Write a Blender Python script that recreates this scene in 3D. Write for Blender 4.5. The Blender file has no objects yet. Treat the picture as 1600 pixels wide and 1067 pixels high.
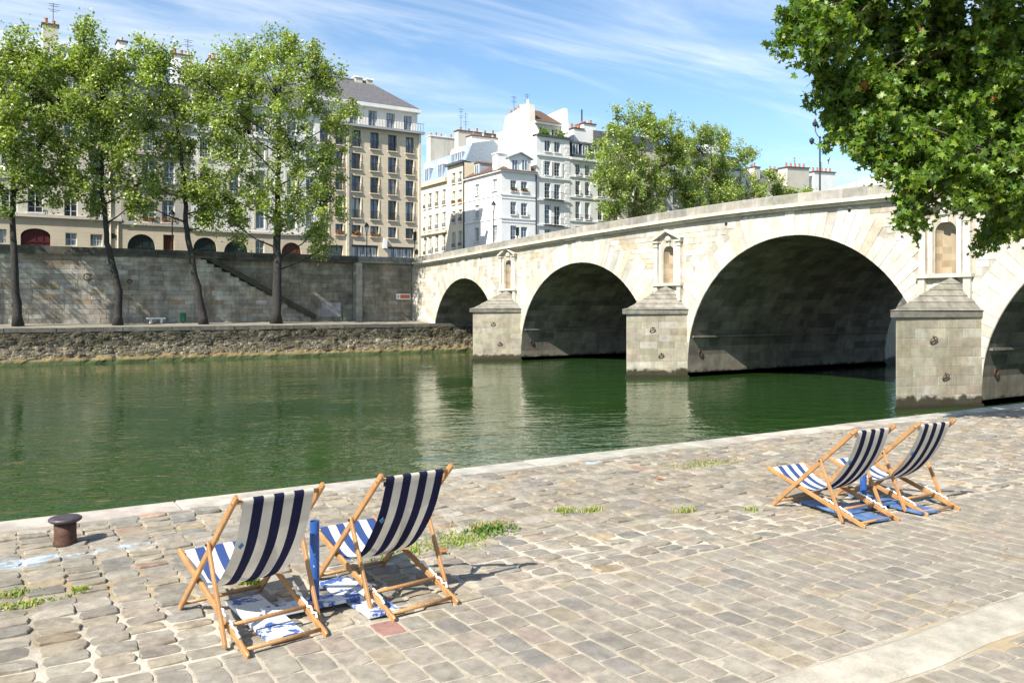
import bpy, math, random
import numpy as np
from mathutils import Vector, Matrix, noise as mnoise

# ------------------------------------------------------------------ camera, sky, sun, exposure
# world axes: X runs downstream along the river, Y runs across it away from the camera, Z = 0 is the water
SC = bpy.context.scene
COL = SC.collection
cam_d = bpy.data.cameras.new('camera'); cam = bpy.data.objects.new('camera', cam_d); COL.objects.link(cam)
cam_d.lens = 29.7; cam_d.sensor_width = 36.0; cam_d.shift_y = -54.5 / 1600; cam_d.clip_start = 0.1; cam_d.clip_end = 6000
cam.location = (0, 0, 4.8); cam.rotation_euler = (math.radians(90), 0, -math.radians(32.15))
SC.camera = cam
SUN_EL, SUN_DIR = math.radians(43), Vector((-0.942, -0.335, 0)).normalized()
W = bpy.data.worlds.new('World'); SC.world = W; W.use_nodes = True
nt = W.node_tree; nt.nodes.clear()
def nd(tree, t, **kw):
    n = tree.nodes.new(t)
    for k, v in kw.items(): setattr(n, k, v)
    return n
sky = nd(nt, 'ShaderNodeTexSky', sky_type='NISHITA', sun_disc=False)
sky.sun_elevation = SUN_EL; sky.sun_rotation = math.atan2(SUN_DIR.x, SUN_DIR.y)
sky.air_density = 1.0; sky.dust_density = 0.4; sky.ozone_density = 1.7; sky.altitude = 50
bg = nd(nt, 'ShaderNodeBackground'); bg.inputs['Strength'].default_value = 0.10
out = nd(nt, 'ShaderNodeOutputWorld')
# thin cirrus: stretched noise on a plane high overhead
tc = nd(nt, 'ShaderNodeTexCoord'); sep = nd(nt, 'ShaderNodeSeparateXYZ'); nt.links.new(tc.outputs['Generated'], sep.inputs[0])
zz = nd(nt, 'ShaderNodeMath', operation='MAXIMUM'); zz.inputs[1].default_value = 0.04; nt.links.new(sep.outputs[2], zz.inputs[0])
za = nd(nt, 'ShaderNodeMath', operation='ADD'); za.inputs[1].default_value = 0.12; nt.links.new(zz.outputs[0], za.inputs[0])
dx = nd(nt, 'ShaderNodeMath', operation='DIVIDE'); dy = nd(nt, 'ShaderNodeMath', operation='DIVIDE')
nt.links.new(sep.outputs[0], dx.inputs[0]); nt.links.new(za.outputs[0], dx.inputs[1])
nt.links.new(sep.outputs[1], dy.inputs[0]); nt.links.new(za.outputs[0], dy.inputs[1])
cmb = nd(nt, 'ShaderNodeCombineXYZ'); nt.links.new(dx.outputs[0], cmb.inputs[0]); nt.links.new(dy.outputs[0], cmb.inputs[1])
def cloud_layer(rot, sc, scale, lo, hi, dist, seed):
    mp = nd(nt, 'ShaderNodeMapping'); mp.inputs['Rotation'].default_value = (0, 0, rot); mp.inputs['Scale'].default_value = sc
    mp.inputs['Location'].default_value = (seed, seed * .7, 0)
    nt.links.new(cmb.outputs[0], mp.inputs[0])
    n = nd(nt, 'ShaderNodeTexNoise'); n.inputs['Scale'].default_value = scale; n.inputs['Detail'].default_value = 9; n.inputs['Roughness'].default_value = .58; n.inputs['Distortion'].default_value = dist
    nt.links.new(mp.outputs[0], n.inputs['Vector'])
    r = nd(nt, 'ShaderNodeMapRange'); r.inputs[1].default_value = lo; r.inputs[2].default_value = hi; r.interpolation_type = 'SMOOTHSTEP'
    nt.links.new(n.outputs['Fac'], r.inputs[0]); return r.outputs[0]
c1 = cloud_layer(0.55, (.55, 2.0, 1), 1.0, .43, .80, .9, 3.1)
c2 = cloud_layer(1.15, (.35, 1.5, 1), 1.3, .45, .82, 1.2, 8.4)
cm = nd(nt, 'ShaderNodeMath', operation='ADD', use_clamp=True); nt.links.new(c1, cm.inputs[0]); nt.links.new(c2, cm.inputs[1])
cs = nd(nt, 'ShaderNodeMath', operation='MULTIPLY'); cs.inputs[1].default_value = .64; nt.links.new(cm.outputs[0], cs.inputs[0])
mixc = nd(nt, 'ShaderNodeMix', data_type='RGBA'); mixc.inputs[7].default_value = (6.4, 6.7, 7.0, 1)
nt.links.new(cs.outputs[0], mixc.inputs[0]); tint = nd(nt, 'ShaderNodeMix', data_type='RGBA', blend_type='MULTIPLY'); tint.inputs[0].default_value = 1; tint.inputs[7].default_value = (.90, 1.03, 1.08, 1)
nt.links.new(sky.outputs[0], tint.inputs[6]); nt.links.new(tint.outputs[2], mixc.inputs[6])
nt.links.new(mixc.outputs[2], bg.inputs['Color']); nt.links.new(bg.outputs[0], out.inputs['Surface'])
sun_d = bpy.data.lights.new('sun', 'SUN'); sun_d.energy = 5.0; sun_d.angle = math.radians(.53); sun_d.color = (1.0, .945, .84)
sun = bpy.data.objects.new('sun', sun_d); COL.objects.link(sun)
to_sun = Vector((SUN_DIR.x * math.cos(SUN_EL), SUN_DIR.y * math.cos(SUN_EL), math.sin(SUN_EL)))
sun.rotation_euler = to_sun.to_track_quat('Z', 'Y').to_euler(); sun.location = to_sun * 60
vs = SC.view_settings; SC.display_settings.display_device = 'sRGB'
vs.view_transform = 'Standard'; vs.look = 'None'; vs.exposure = 0.92; vs.gamma = 1.0; vs.use_curve_mapping = False
SC.cycles.max_bounces = 8; SC.cycles.transparent_max_bounces = 8

# ------------------------------------------------------------------ surveying: photo pixel -> point on a world plane
FPX, HZ, CH, RC, RS = 1320., 479., 4.8, .8466, .5322
def ray(u, v):
    x = (u - 800) / FPX; return (RC * x + RS, -RS * x + RC, -(v - HZ) / FPX)
def onW(u, v, w):          # plane Y = w -> (x, z)
    a = ray(u, v); t = w / a[1]; return a[0] * t, CH + a[2] * t
def onS(u, v, s):          # plane X = s -> (y, z)
    a = ray(u, v); t = s / a[0]; return a[1] * t, CH + a[2] * t
def onZ(u, v, z):
    a = ray(u, v); t = (z - CH) / a[2]; return a[0] * t, a[1] * t
def atD(u, v, d):
    a = ray(u, v); return Vector((a[0] * d, a[1] * d, CH + a[2] * d))

# ------------------------------------------------------------------ materials
MATS = {}
def newmat(name):
    m = bpy.data.materials.new(name); m.use_nodes = True; t = m.node_tree; t.nodes.clear()
    o = nd(t, 'ShaderNodeOutputMaterial'); p = nd(t, 'ShaderNodeBsdfPrincipled'); t.links.new(p.outputs[0], o.inputs[0])
    MATS[name] = m; return m, t, p, o
def tnoise(t, vec, scale, detail=5, rough=.6, dist=0):
    n = nd(t, 'ShaderNodeTexNoise'); n.inputs['Scale'].default_value = scale; n.inputs['Detail'].default_value = detail
    n.inputs['Roughness'].default_value = rough; n.inputs['Distortion'].default_value = dist
    if vec is not None: t.links.new(vec, n.inputs['Vector'])
    return n.outputs['Fac']
def trange(t, val, a, b, c, d, smooth=False):
    r = nd(t, 'ShaderNodeMapRange'); r.inputs[1].default_value = a; r.inputs[2].default_value = b; r.inputs[3].default_value = c; r.inputs[4].default_value = d
    if smooth: r.interpolation_type = 'SMOOTHSTEP'
    t.links.new(val, r.inputs[0]); return r.outputs[0]
def tmath(t, op, a, b):
    n = nd(t, 'ShaderNodeMath', operation=op)
    for i, x in enumerate((a, b)):
        if isinstance(x, (int, float)): n.inputs[i].default_value = x
        else: t.links.new(x, n.inputs[i])
    return n.outputs[0]
def tmix(t, fac, a, b, blend='MIX'):
    n = nd(t, 'ShaderNodeMix', data_type='RGBA', blend_type=blend)
    for i, x in ((0, fac), (6, a), (7, b)):
        if isinstance(x, (int, float)): n.inputs[i].default_value = x
        elif isinstance(x, tuple): n.inputs[i].default_value = (*x, 1)
        else: t.links.new(x, n.inputs[i])
    return n.outputs[2]
def tmap(t, scale, rot=0):
    g = nd(t, 'ShaderNodeNewGeometry'); m = nd(t, 'ShaderNodeMapping', vector_type='TEXTURE' if rot else 'POINT'); m.inputs['Scale'].default_value = tuple(1 / s for s in scale) if rot else scale; m.inputs['Rotation'].default_value = (0, 0, rot)
    t.links.new(g.outputs['Position'], m.inputs[0]); return m.outputs[0]
def tbump(t, p, h, strength, dist):
    b = nd(t, 'ShaderNodeBump'); b.inputs['Strength'].default_value = strength; b.inputs['Distance'].default_value = dist
    t.links.new(h, b.inputs['Height']); t.links.new(b.outputs[0], p.inputs['Normal'])
def tattr(t):
    a = nd(t, 'ShaderNodeAttribute'); a.attribute_name = 'Col'; return a.outputs['Color']
def tpos(t):
    g = nd(t, 'ShaderNodeNewGeometry'); s = nd(t, 'ShaderNodeSeparateXYZ'); t.links.new(g.outputs['Position'], s.inputs[0]); return s.outputs

def stone_mat(name, scale=3.0, amount=.35, bump=.3, bdist=.01, streak=0, streakcol=(.10, .09, .07), moss=None, rough=.9, grain=60, tint2=None, spots=None, dirt=None):
    """stone whose colour comes per piece from the Col attribute, mottled by noise; optional run-off streaks and waterline weed"""
    m, t, p, o = newmat(name); v = tmap(t, (1, 1, 1)); col = tattr(t)
    n1 = tnoise(t, v, scale, 6, .65); n2 = tnoise(t, v, grain, 3, .7)
    f = tmath(t, 'MULTIPLY', trange(t, n1, .3, .7, 1 - amount, 1 + amount * .6), trange(t, n2, .3, .7, .86, 1.12))
    gr = nd(t, 'ShaderNodeCombineXYZ')
    for i in range(3): t.links.new(f, gr.inputs[i])
    c = tmix(t, 1.0, col, gr.outputs[0], 'MULTIPLY')
    if dirt:
        c = tmix(t, trange(t, tnoise(t, v, .55, 6, .68, .4), .46, .70, 0, .42), c, dirt); c = tmix(t, trange(t, tnoise(t, v, 26, 4, .6), .60, .70, 0, .5), c, dirt)
    if tint2:
        c = tmix(t, trange(t, tnoise(t, v, scale * .37, 4), .52, .68, 0, .7), c, tint2)
    if streak:
        vv = tmap(t, (1.6, 1.6, .12)); s1 = tnoise(t, vv, 1.3, 6, .7, .6)
        c = tmix(t, trange(t, s1, .50, .72, 0, streak), c, streakcol)
    if moss:
        z = tpos(t)[2]; nz = tnoise(t, v, 2.2, 5)
        zz = tmath(t, 'ADD', z, trange(t, nz, .3, .7, -.18, .18))
        c = tmix(t, trange(t, zz, moss[0], moss[1], .92, 0, True), c, moss[2])
    if spots: c = stain(t, c, spots, (.42, .58, .74))
    t.links.new(c, p.inputs['Base Color']); p.inputs['Roughness'].default_value = rough; p.inputs['Specular IOR Level'].default_value = .25
    tbump(t, p, tmath(t, 'ADD', n1, tmath(t, 'MULTIPLY', n2, .35)), bump, bdist); return m
def stain(t, c, spots, col):
    v = tmap(t, (1, 1, 1)); x = tpos(t); n = tnoise(t, v, 7, 6, .7)
    for (sx, sy, rx, ry, k) in spots:
        dx_ = tmath(t, 'POWER', tmath(t, 'ABSOLUTE', tmath(t, 'DIVIDE', tmath(t, 'SUBTRACT', x[0], sx), rx), 0), 2); dy_ = tmath(t, 'POWER', tmath(t, 'ABSOLUTE', tmath(t, 'DIVIDE', tmath(t, 'SUBTRACT', x[1], sy), ry), 0), 2)
        d = tmath(t, 'ADD', tmath(t, 'ADD', dx_, dy_), trange(t, n, .3, .7, -1.1, 1.1)); c = tmix(t, trange(t, d, -.4, 1.0, k, 0, True), c, col)
    return c
STAINS = [(.22, 7.98, .50, .17, .75), (.9, 8.0, .35, .06, .4), (1.2, 8.05, .22, .05, .5), (6.9, 9.02, .22, .09, .85)]
def plain_mat(name, col, rough=.6, noise=.15, scale=8, metallic=0, spec=.4, bump=0):
    m, t, p, o = newmat(name); v = tmap(t, (1, 1, 1)); n1 = tnoise(t, v, scale, 5)
    c = tmix(t, trange(t, n1, .3, .7, 0, 1), tuple(x * (1 - noise) for x in col), tuple(min(1, x * (1 + noise)) for x in col))
    t.links.new(c, p.inputs['Base Color']); p.inputs['Roughness'].default_value = rough; p.inputs['Metallic'].default_value = metallic
    p.inputs['Specular IOR Level'].default_value = spec
    if bump: tbump(t, p, n1, bump, .01)
    return m
def plaster_mat(name, col, streak=.25, joint=0, stain=(.25, .22, .18)):
    m, t, p, o = newmat(name); v = tmap(t, (1, 1, 1)); n1 = tnoise(t, v, .5, 6); n2 = tnoise(t, v, 7, 4)
    c = tmix(t, trange(t, n1, .3, .7, 0, 1), tuple(x * .88 for x in col), tuple(min(1, x * 1.07) for x in col))
    c = tmix(t, trange(t, n2, .35, .65, 0, .18), c, tuple(x * .75 for x in col))
    sv = tmap(t, (.9, .9, .10)); c = tmix(t, trange(t, tnoise(t, sv, 1.4, 6, .7), .52, .75, 0, streak), c, stain)
    if joint:
        z = tpos(t)[2]; fr = tmath(t, 'FRACT', tmath(t, 'DIVIDE', z, joint), 0)
        c = tmix(t, tmath(t, 'MULTIPLY', tmath(t, 'LESS_THAN', fr, .10), .30), c, tuple(x * .55 for x in col))
        bx = tmath(t, 'FLOOR', tmath(t, 'DIVIDE', z, joint), 0)
        wn = nd(t, 'ShaderNodeTexWhiteNoise'); wn.noise_dimensions = '1D'; t.links.new(bx, wn.inputs['W'])
        c = tmix(t, tmath(t, 'MULTIPLY', wn.outputs['Value'], .22), c, tuple(x * .72 for x in col))
    t.links.new(c, p.inputs['Base Color']); p.inputs['Roughness'].default_value = .9; p.inputs['Specular IOR Level'].default_value = .2
    tbump(t, p, n2, .15, .01); return m

SETT = stone_mat('sett_stone', 7, .36, .6, .007, grain=130, dirt=(.135, .12, .10))
COBBLE = stone_mat('cobble_stone', 9, .42, .6, .010, grain=110, spots=STAINS, dirt=(.15, .125, .095))
COPE = stone_mat('coping_stone', 3, .38, .5, .008, grain=70, streak=.5, streakcol=(.24, .21, .165))
BRIDGE = stone_mat('bridge_limestone', 1.3, .26, .5, .02, streak=.50, streakcol=(.30, .255, .185), grain=26)
PIER = stone_mat('pier_stone', 1.8, .30, .5, .02, streak=.50, streakcol=(.17, .145, .085), moss=(.42, .62, (.022, .020, .009)), grain=30)
CAPST = stone_mat('pier_cap_stone', 2.0, .45, .5, .02, grain=30, streak=.4, streakcol=(.13, .12, .10))
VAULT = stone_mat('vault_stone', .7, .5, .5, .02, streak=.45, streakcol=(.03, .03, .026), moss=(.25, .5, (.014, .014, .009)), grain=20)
WALLST = stone_mat('embankment_stone', .7, .60, .6, .05, streak=.60, streakcol=(.11, .095, .065), grain=16, tint2=(.16, .125, .075))
DARKST = stone_mat('mossy_dark_stone', 1.4, .5, .5, .03, streak=.3, streakcol=(.12, .11, .08), grain=20)
PARAP = stone_mat('parapet_stone', 1.5, .35, .5, .015, grain=30, streak=.3, streakcol=(.14, .13, .11))
SLATE = plain_mat('slate_roof', (.12, .115, .12), .55, .25, 3)
ZINC = plain_mat('zinc_roof', (.34, .37, .42), .45, .15, 2)
BLUESLATE = plain_mat('blue_slate', (.25, .31, .38), .5, .2, 4)
DARKSLATE = plain_mat('dark_slate', (.05, .055, .065), .5, .2, 4)
BROWNTILE = plain_mat('brown_roof_tile', (.105, .062, .042), .85, .4, 7, bump=.4)
TERRA = plain_mat('terracotta', (.38, .13, .06), .8, .2, 6)
IRON = plain_mat('dark_iron', (.022, .024, .028), .5, .3, 12)
RUST = plain_mat('rusty_iron', (.075, .035, .022), .75, .4, 25, bump=.3)
BOLCAP = plain_mat('worn_iron_cap', (.075, .06, .07), .45, .35, 30, metallic=.3, bump=.3)
WHITEF = plain_mat('white_frame_paint', (.66, .66, .64), .5, .06)
DARKF = plain_mat('dark_frame_paint', (.07, .075, .085), .5, .1)
GREYF = plain_mat('grey_frame_paint', (.30, .31, .32), .5, .1)
REDDOOR = plain_mat('red_door_paint', (.075, .010, .013), .55, .2, 4)
GREENDOOR = plain_mat('dark_green_door_paint', (.012, .022, .022), .5, .2, 4)
BROWNDOOR = plain_mat('brown_door_wood', (.085, .028, .014), .6, .25, 4)
STEELPIPE = plain_mat('pale_downpipe', (.62, .55, .44), .5, .15, 3)
CORDM = plain_mat('white_cord', (.75, .73, .68), .8, .1, 60)
SOIL = plain_mat('dry_soil', (.24, .18, .10), .95, .3, 20)
GREENP = plain_mat('green_paint', (.01, .13, .06), .45, .1)
REDP = plain_mat('red_paint', (.45, .06, .03), .5, .1)
ORANGEP = plain_mat('orange_paint', (.75, .25, .06), .5, .1)
WHITEP = plain_mat('white_paint', (.78, .78, .76), .5, .05)
BLACKP = plain_mat('black_paint', (.015, .015, .017), .4, .1)
CANVASW = plain_mat('white_canvas', (.80, .80, .80), .7, .04)
LAMPGLASS = plain_mat('lamp_glass', (.55, .55, .50), .2, .1)
PL_CREAM = plaster_mat('cream_plaster', (.56, .52, .45), .3)
PL_SAND = plaster_mat('sandstone_ground_floor', (.56, .485, .37), .3, .42)
PL_GREY = plaster_mat('grey_banded_plaster', (.44, .41, .37), .35, .40)
PL_PALE = plaster_mat('pale_plaster', (.68, .67, .64), .15)
PL_MODERN = plaster_mat('beige_stone_cladding', (.62, .525, .39), .12, .62)
PL_WHITE = plaster_mat('white_plaster', (.80, .79, .77), .10, stain=(.5, .47, .42))
PL_LIGHT = plaster_mat('light_grey_plaster', (.70, .70, .68), .18)
PL_YELLOW = plaster_mat('warm_cream_plaster', (.72, .63, .47), .12, stain=(.45, .34, .2))
PL_GABLE = plaster_mat('stained_gable_plaster', (.70, .65, .56), .5, stain=(.42, .32, .20))
PL_CHIM = plaster_mat('chimney_render', (.58, .53, .45), .45)

def glass_mat(name, tint, rough=.06, curtain=0.0):
    m, t, p, o = newmat(name); v = tmap(t, (1, 1, 1)); n = tnoise(t, v, 1.1, 2)
    c = tmix(t, trange(t, n, .4, .6, 0, 1), tuple(x * .5 for x in tint), tint)
    if curtain: c = tmix(t, trange(t, tnoise(t, tmap(t, (3, 3, .15)), 2.0, 2), .45, .55, 0, curtain), c, (.42, .44, .47))
    t.links.new(c, p.inputs['Base Color']); p.inputs['Roughness'].default_value = rough; p.inputs['Specular IOR Level'].default_value = .8
    tbump(t, p, tnoise(t, v, .9, 2), .05, .05); return m
GLASS = glass_mat('window_glass', (.045, .058, .08))
GLASSB = glass_mat('sky_tinted_window_glass', (.10, .155, .25))  # blue of the reflected sky painted into the base colour
GLASSC = glass_mat('curtained_window_glass', (.09, .12, .17), .12, .9)

def wood_mat():
    m, t, p, o = newmat('varnished_wood'); tcn = nd(t, 'ShaderNodeTexCoord')
    mp = nd(t, 'ShaderNodeMapping'); mp.inputs['Scale'].default_value = (30, 5, 5); t.links.new(tcn.outputs['Object'], mp.inputs[0])
    n = tnoise(t, mp.outputs[0], 2.2, 6, .65, .4); n2 = tnoise(t, tcn.outputs['Object'], 4, 3)
    c = tmix(t, trange(t, n, .3, .7, 0, 1), (.28, .135, .048), (.52, .29, .115))
    c = tmix(t, trange(t, n2, .4, .65, 0, .35), c, (.25, .11, .04)); oi = nd(t, 'ShaderNodeObjectInfo'); c = tmix(t, trange(t, oi.outputs['Random'], 0, 1, 0, .45), c, (.30, .165, .075))
    t.links.new(c, p.inputs['Base Color']); p.inputs['Roughness'].default_value = .42; p.inputs['Specular IOR Level'].default_value = .4
    tbump(t, p, n, .15, .003); return m
WOOD = wood_mat()
def cloth_mat(name, col, back=.30, face=None):
    m, t, p, o = newmat(name); tcn = nd(t, 'ShaderNodeTexCoord')
    n = tnoise(t, tcn.outputs['Object'], 7, 4); w = tnoise(t, tcn.outputs['Object'], 420, 2)
    c = tmix(t, trange(t, n, .3, .7, 0, 1), tuple(x * .88 for x in col), tuple(min(1, x * 1.06) for x in col))
    if face:
        g = nd(t, 'ShaderNodeNewGeometry'); c = tmix(t, g.outputs['Backfacing'], face, c)
    t.links.new(c, p.inputs['Base Color']); p.inputs['Roughness'].default_value = .85; p.inputs['Specular IOR Level'].default_value = .15
    tbump(t, p, tmath(t, 'ADD', w, tmath(t, 'MULTIPLY', n, 2)), .25, .002)
    tr = nd(t, 'ShaderNodeBsdfTranslucent'); t.links.new(c, tr.inputs[0]); ms = nd(t, 'ShaderNodeMixShader'); ms.inputs[0].default_value = back
    t.links.new(p.outputs[0], ms.inputs[1]); t.links.new(tr.outputs[0], ms.inputs[2]); t.links.new(ms.outputs[0], o.inputs[0]); return m
NAVY = cloth_mat('navy_canvas', (.014, .015, .046), .18, (.045, .085, .24)); CREAM = cloth_mat('cream_canvas', (.60, .56, .48), .25, (.78, .77, .74))
TAGB = plain_mat('blue_label_cloth', (.05, .17, .30), .8, .1)
def peeling(name, blue, white, lo, hi):
    m, t, p, o = newmat(name); v = tmap(t, (1, 1, 1)); n = tnoise(t, v, 5.5, 8, .72, .3); n2 = tnoise(t, v, 40, 3)
    k = trange(t, n, lo, hi, 0, 1); c = tmix(t, k, white, blue)
    c = tmix(t, trange(t, n2, .66, .70, 0, .8), c, (.16, .13, .10))
    t.links.new(c, p.inputs['Base Color']); p.inputs['Roughness'].default_value = .55; tbump(t, p, k, .4, .004); return m
PEEL = peeling('peeling_blue_and_white_paint', (.035, .10, .33), (.60, .62, .64), .522, .54)
BLUEB = peeling('worn_blue_board_paint', (.055, .12, .28), (.13, .22, .37), .36, .55)
def bluepost():
    m, t, p, o = newmat('scratched_blue_paint'); v = tmap(t, (1, 1, .6)); n = tnoise(t, v, 55, 4, .6)
    c = tmix(t, trange(t, n, .66, .70, 0, 1), (.020, .080, .28), (.55, .55, .55)); t.links.new(c, p.inputs['Base Color']); p.inputs['Roughness'].default_value = .35; return m
BLUEPOST = bluepost()
def leaf_mat(name, trans=.42, rough=.42, spec=.5):
    m, t, p, o = newmat(name); c = tattr(t); t.links.new(c, p.inputs['Base Color']); p.inputs['Roughness'].default_value = rough; p.inputs['Specular IOR Level'].default_value = spec
    tr = nd(t, 'ShaderNodeBsdfTranslucent'); c2 = tmix(t, 1.0, c, (1.45, 1.55, .55), 'MULTIPLY'); t.links.new(c2, tr.inputs[0])
    ms = nd(t, 'ShaderNodeMixShader'); ms.inputs[0].default_value = trans
    t.links.new(p.outputs[0], ms.inputs[1]); t.links.new(tr.outputs[0], ms.inputs[2]); t.links.new(ms.outputs[0], o.inputs[0]); return m
POPLEAF = leaf_mat('poplar_leaf', .36, .36, .7); PLANELEAF = leaf_mat('plane_tree_leaf', .33, .42, .45); GRASSM = leaf_mat('grass_blade', .35, .5, .3)
BARK = plain_mat('grey_bark', (.034, .031, .028), .95, .45, 5, bump=.6)
BARKP = plain_mat('brown_bark', (.085, .065, .045), .95, .35, 6, bump=.5)

def water_mat():
    m, t, p, o = newmat('green_river_water')
    v1 = tmap(t, (.62, 1.25, 1), -.5); n1 = tnoise(t, v1, 1.0, 2, .45, .6)
    n2 = tnoise(t, tmap(t, (.8, 1.3, 1), -.45), 3.3, 2, .5, .5); big = tnoise(t, tmap(t, (.07, .13, 1)), 1, 4, .6, .5)
    k = tmath(t, 'MULTIPLY', trange(t, big, .40, .62, .5, 1.5), trange(t, tpos(t)[1], 10, 36, 1.35, .34))
    h = tmath(t, 'MULTIPLY', tmath(t, 'ADD', n1, tmath(t, 'MULTIPLY', n2, .30)), k)
    tbump(t, p, h, 1.0, .105)
    c = tmix(t, trange(t, big, .3, .7, 0, 1), (.016, .046, .008), (.022, .058, .012))
    t.links.new(c, p.inputs['Base Color']); p.inputs['Roughness'].default_value = .02; p.inputs['IOR'].default_value = 1.42; p.inputs['Specular IOR Level'].default_value = .5; return m
WATER = water_mat()
def mortar_mat():
    m, t, p, o = newmat('sandy_mortar'); v = tmap(t, (1, 1, 1)); n = tnoise(t, v, 9, 6, .7); g = tnoise(t, v, 150, 3); x = tpos(t)
    pale = tmix(t, trange(t, n, .35, .65, 0, 1), (.36, .31, .235), (.50, .445, .355)); dirt = tmix(t, trange(t, n, .35, .65, 0, 1), (.23, .19, .135), (.38, .33, .25))
    far = tmath(t, 'ADD', x[1], trange(t, tnoise(t, v, .55, 3), .3, .7, -1.1, 1.1))
    c = tmix(t, trange(t, far, 6.1, 7.3, 0, 1), tmix(t, trange(t, tmath(t, 'ADD', x[1], trange(t, tnoise(t, v, .8, 3), .3, .7, -.9, .9)), 5.1, 5.9, 0, .6), pale, (.60, .55, .46)), dirt)
    c = tmix(t, trange(t, tnoise(t, tmap(t, (.7, .7, 1)), .9, 3), .55, .66, 0, .6), c, (.40, .29, .15))
    c = stain(t, c, STAINS, (.50, .64, .78))
    t.links.new(c, p.inputs['Base Color']); p.inputs['Roughness'].default_value = .95; p.inputs['Specular IOR Level'].default_value = .15
    tbump(t, p, tmath(t, 'ADD', n, tmath(t, 'MULTIPLY', g, .5)), .8, .02); return m
MORTAR = mortar_mat()
def bank_mat():
    m, t, p, o = newmat('weedy_dappled_embankment'); v = tmap(t, (1, 1, 1)); n = tnoise(t, v, 1.5, 7, .7); n2 = tnoise(t, v, 7, 5, .7); z = tpos(t)[2]
    c = tmix(t, trange(t, n, .35, .65, 0, 1), (.085, .070, .048), (.29, .255, .195)); c = tmix(t, trange(t, n2, .46, .58, 0, .85), c, (.035, .034, .02))
    zz = tmath(t, 'ADD', z, trange(t, n, .3, .7, -.35, .35))
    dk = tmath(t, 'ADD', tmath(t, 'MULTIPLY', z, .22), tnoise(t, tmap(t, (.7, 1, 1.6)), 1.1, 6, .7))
    c = tmix(t, trange(t, dk, .56, .80, 0, .90), c, tmix(t, n2, (.018, .018, .011), (.11, .095, .065)))  # dappled tree shade painted into the colour, stronger up the slope
    c = tmix(t, trange(t, zz, .52, .80, .85, 0, True), c, tmix(t, n2, (.15, .105, .035), (.32, .235, .10)))
    c = tmix(t, trange(t, tmath(t, 'ADD', z, trange(t, n2, .3, .7, -.08, .08)), .22, .36, .9, 0), c, (.035, .06, .02))
    t.links.new(c, p.inputs['Base Color']); p.inputs['Roughness'].default_value = .9; tbump(t, p, tmath(t, 'ADD', n, n2), .8, .12); return m
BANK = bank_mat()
def gravel_mat(name, a, b):
    m, t, p, o = newmat(name); v = tmap(t, (1, 1, 1)); n = tnoise(t, v, .8, 6, .7); g = tnoise(t, v, 30, 3)
    c = tmix(t, trange(t, n, .35, .65, 0, 1), a, b); t.links.new(c, p.inputs['Base Color']); p.inputs['Roughness'].default_value = .95; tbump(t, p, g, .4, .02); return m
QUAYTOP = gravel_mat('lower_quay_gravel', (.15, .13, .10), (.26, .235, .19)); ASPHALT = gravel_mat('asphalt', (.045, .045, .047), (.065, .064, .062)); EARTH = gravel_mat('riverbed', (.05, .06, .03), (.07, .07, .04))

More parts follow.
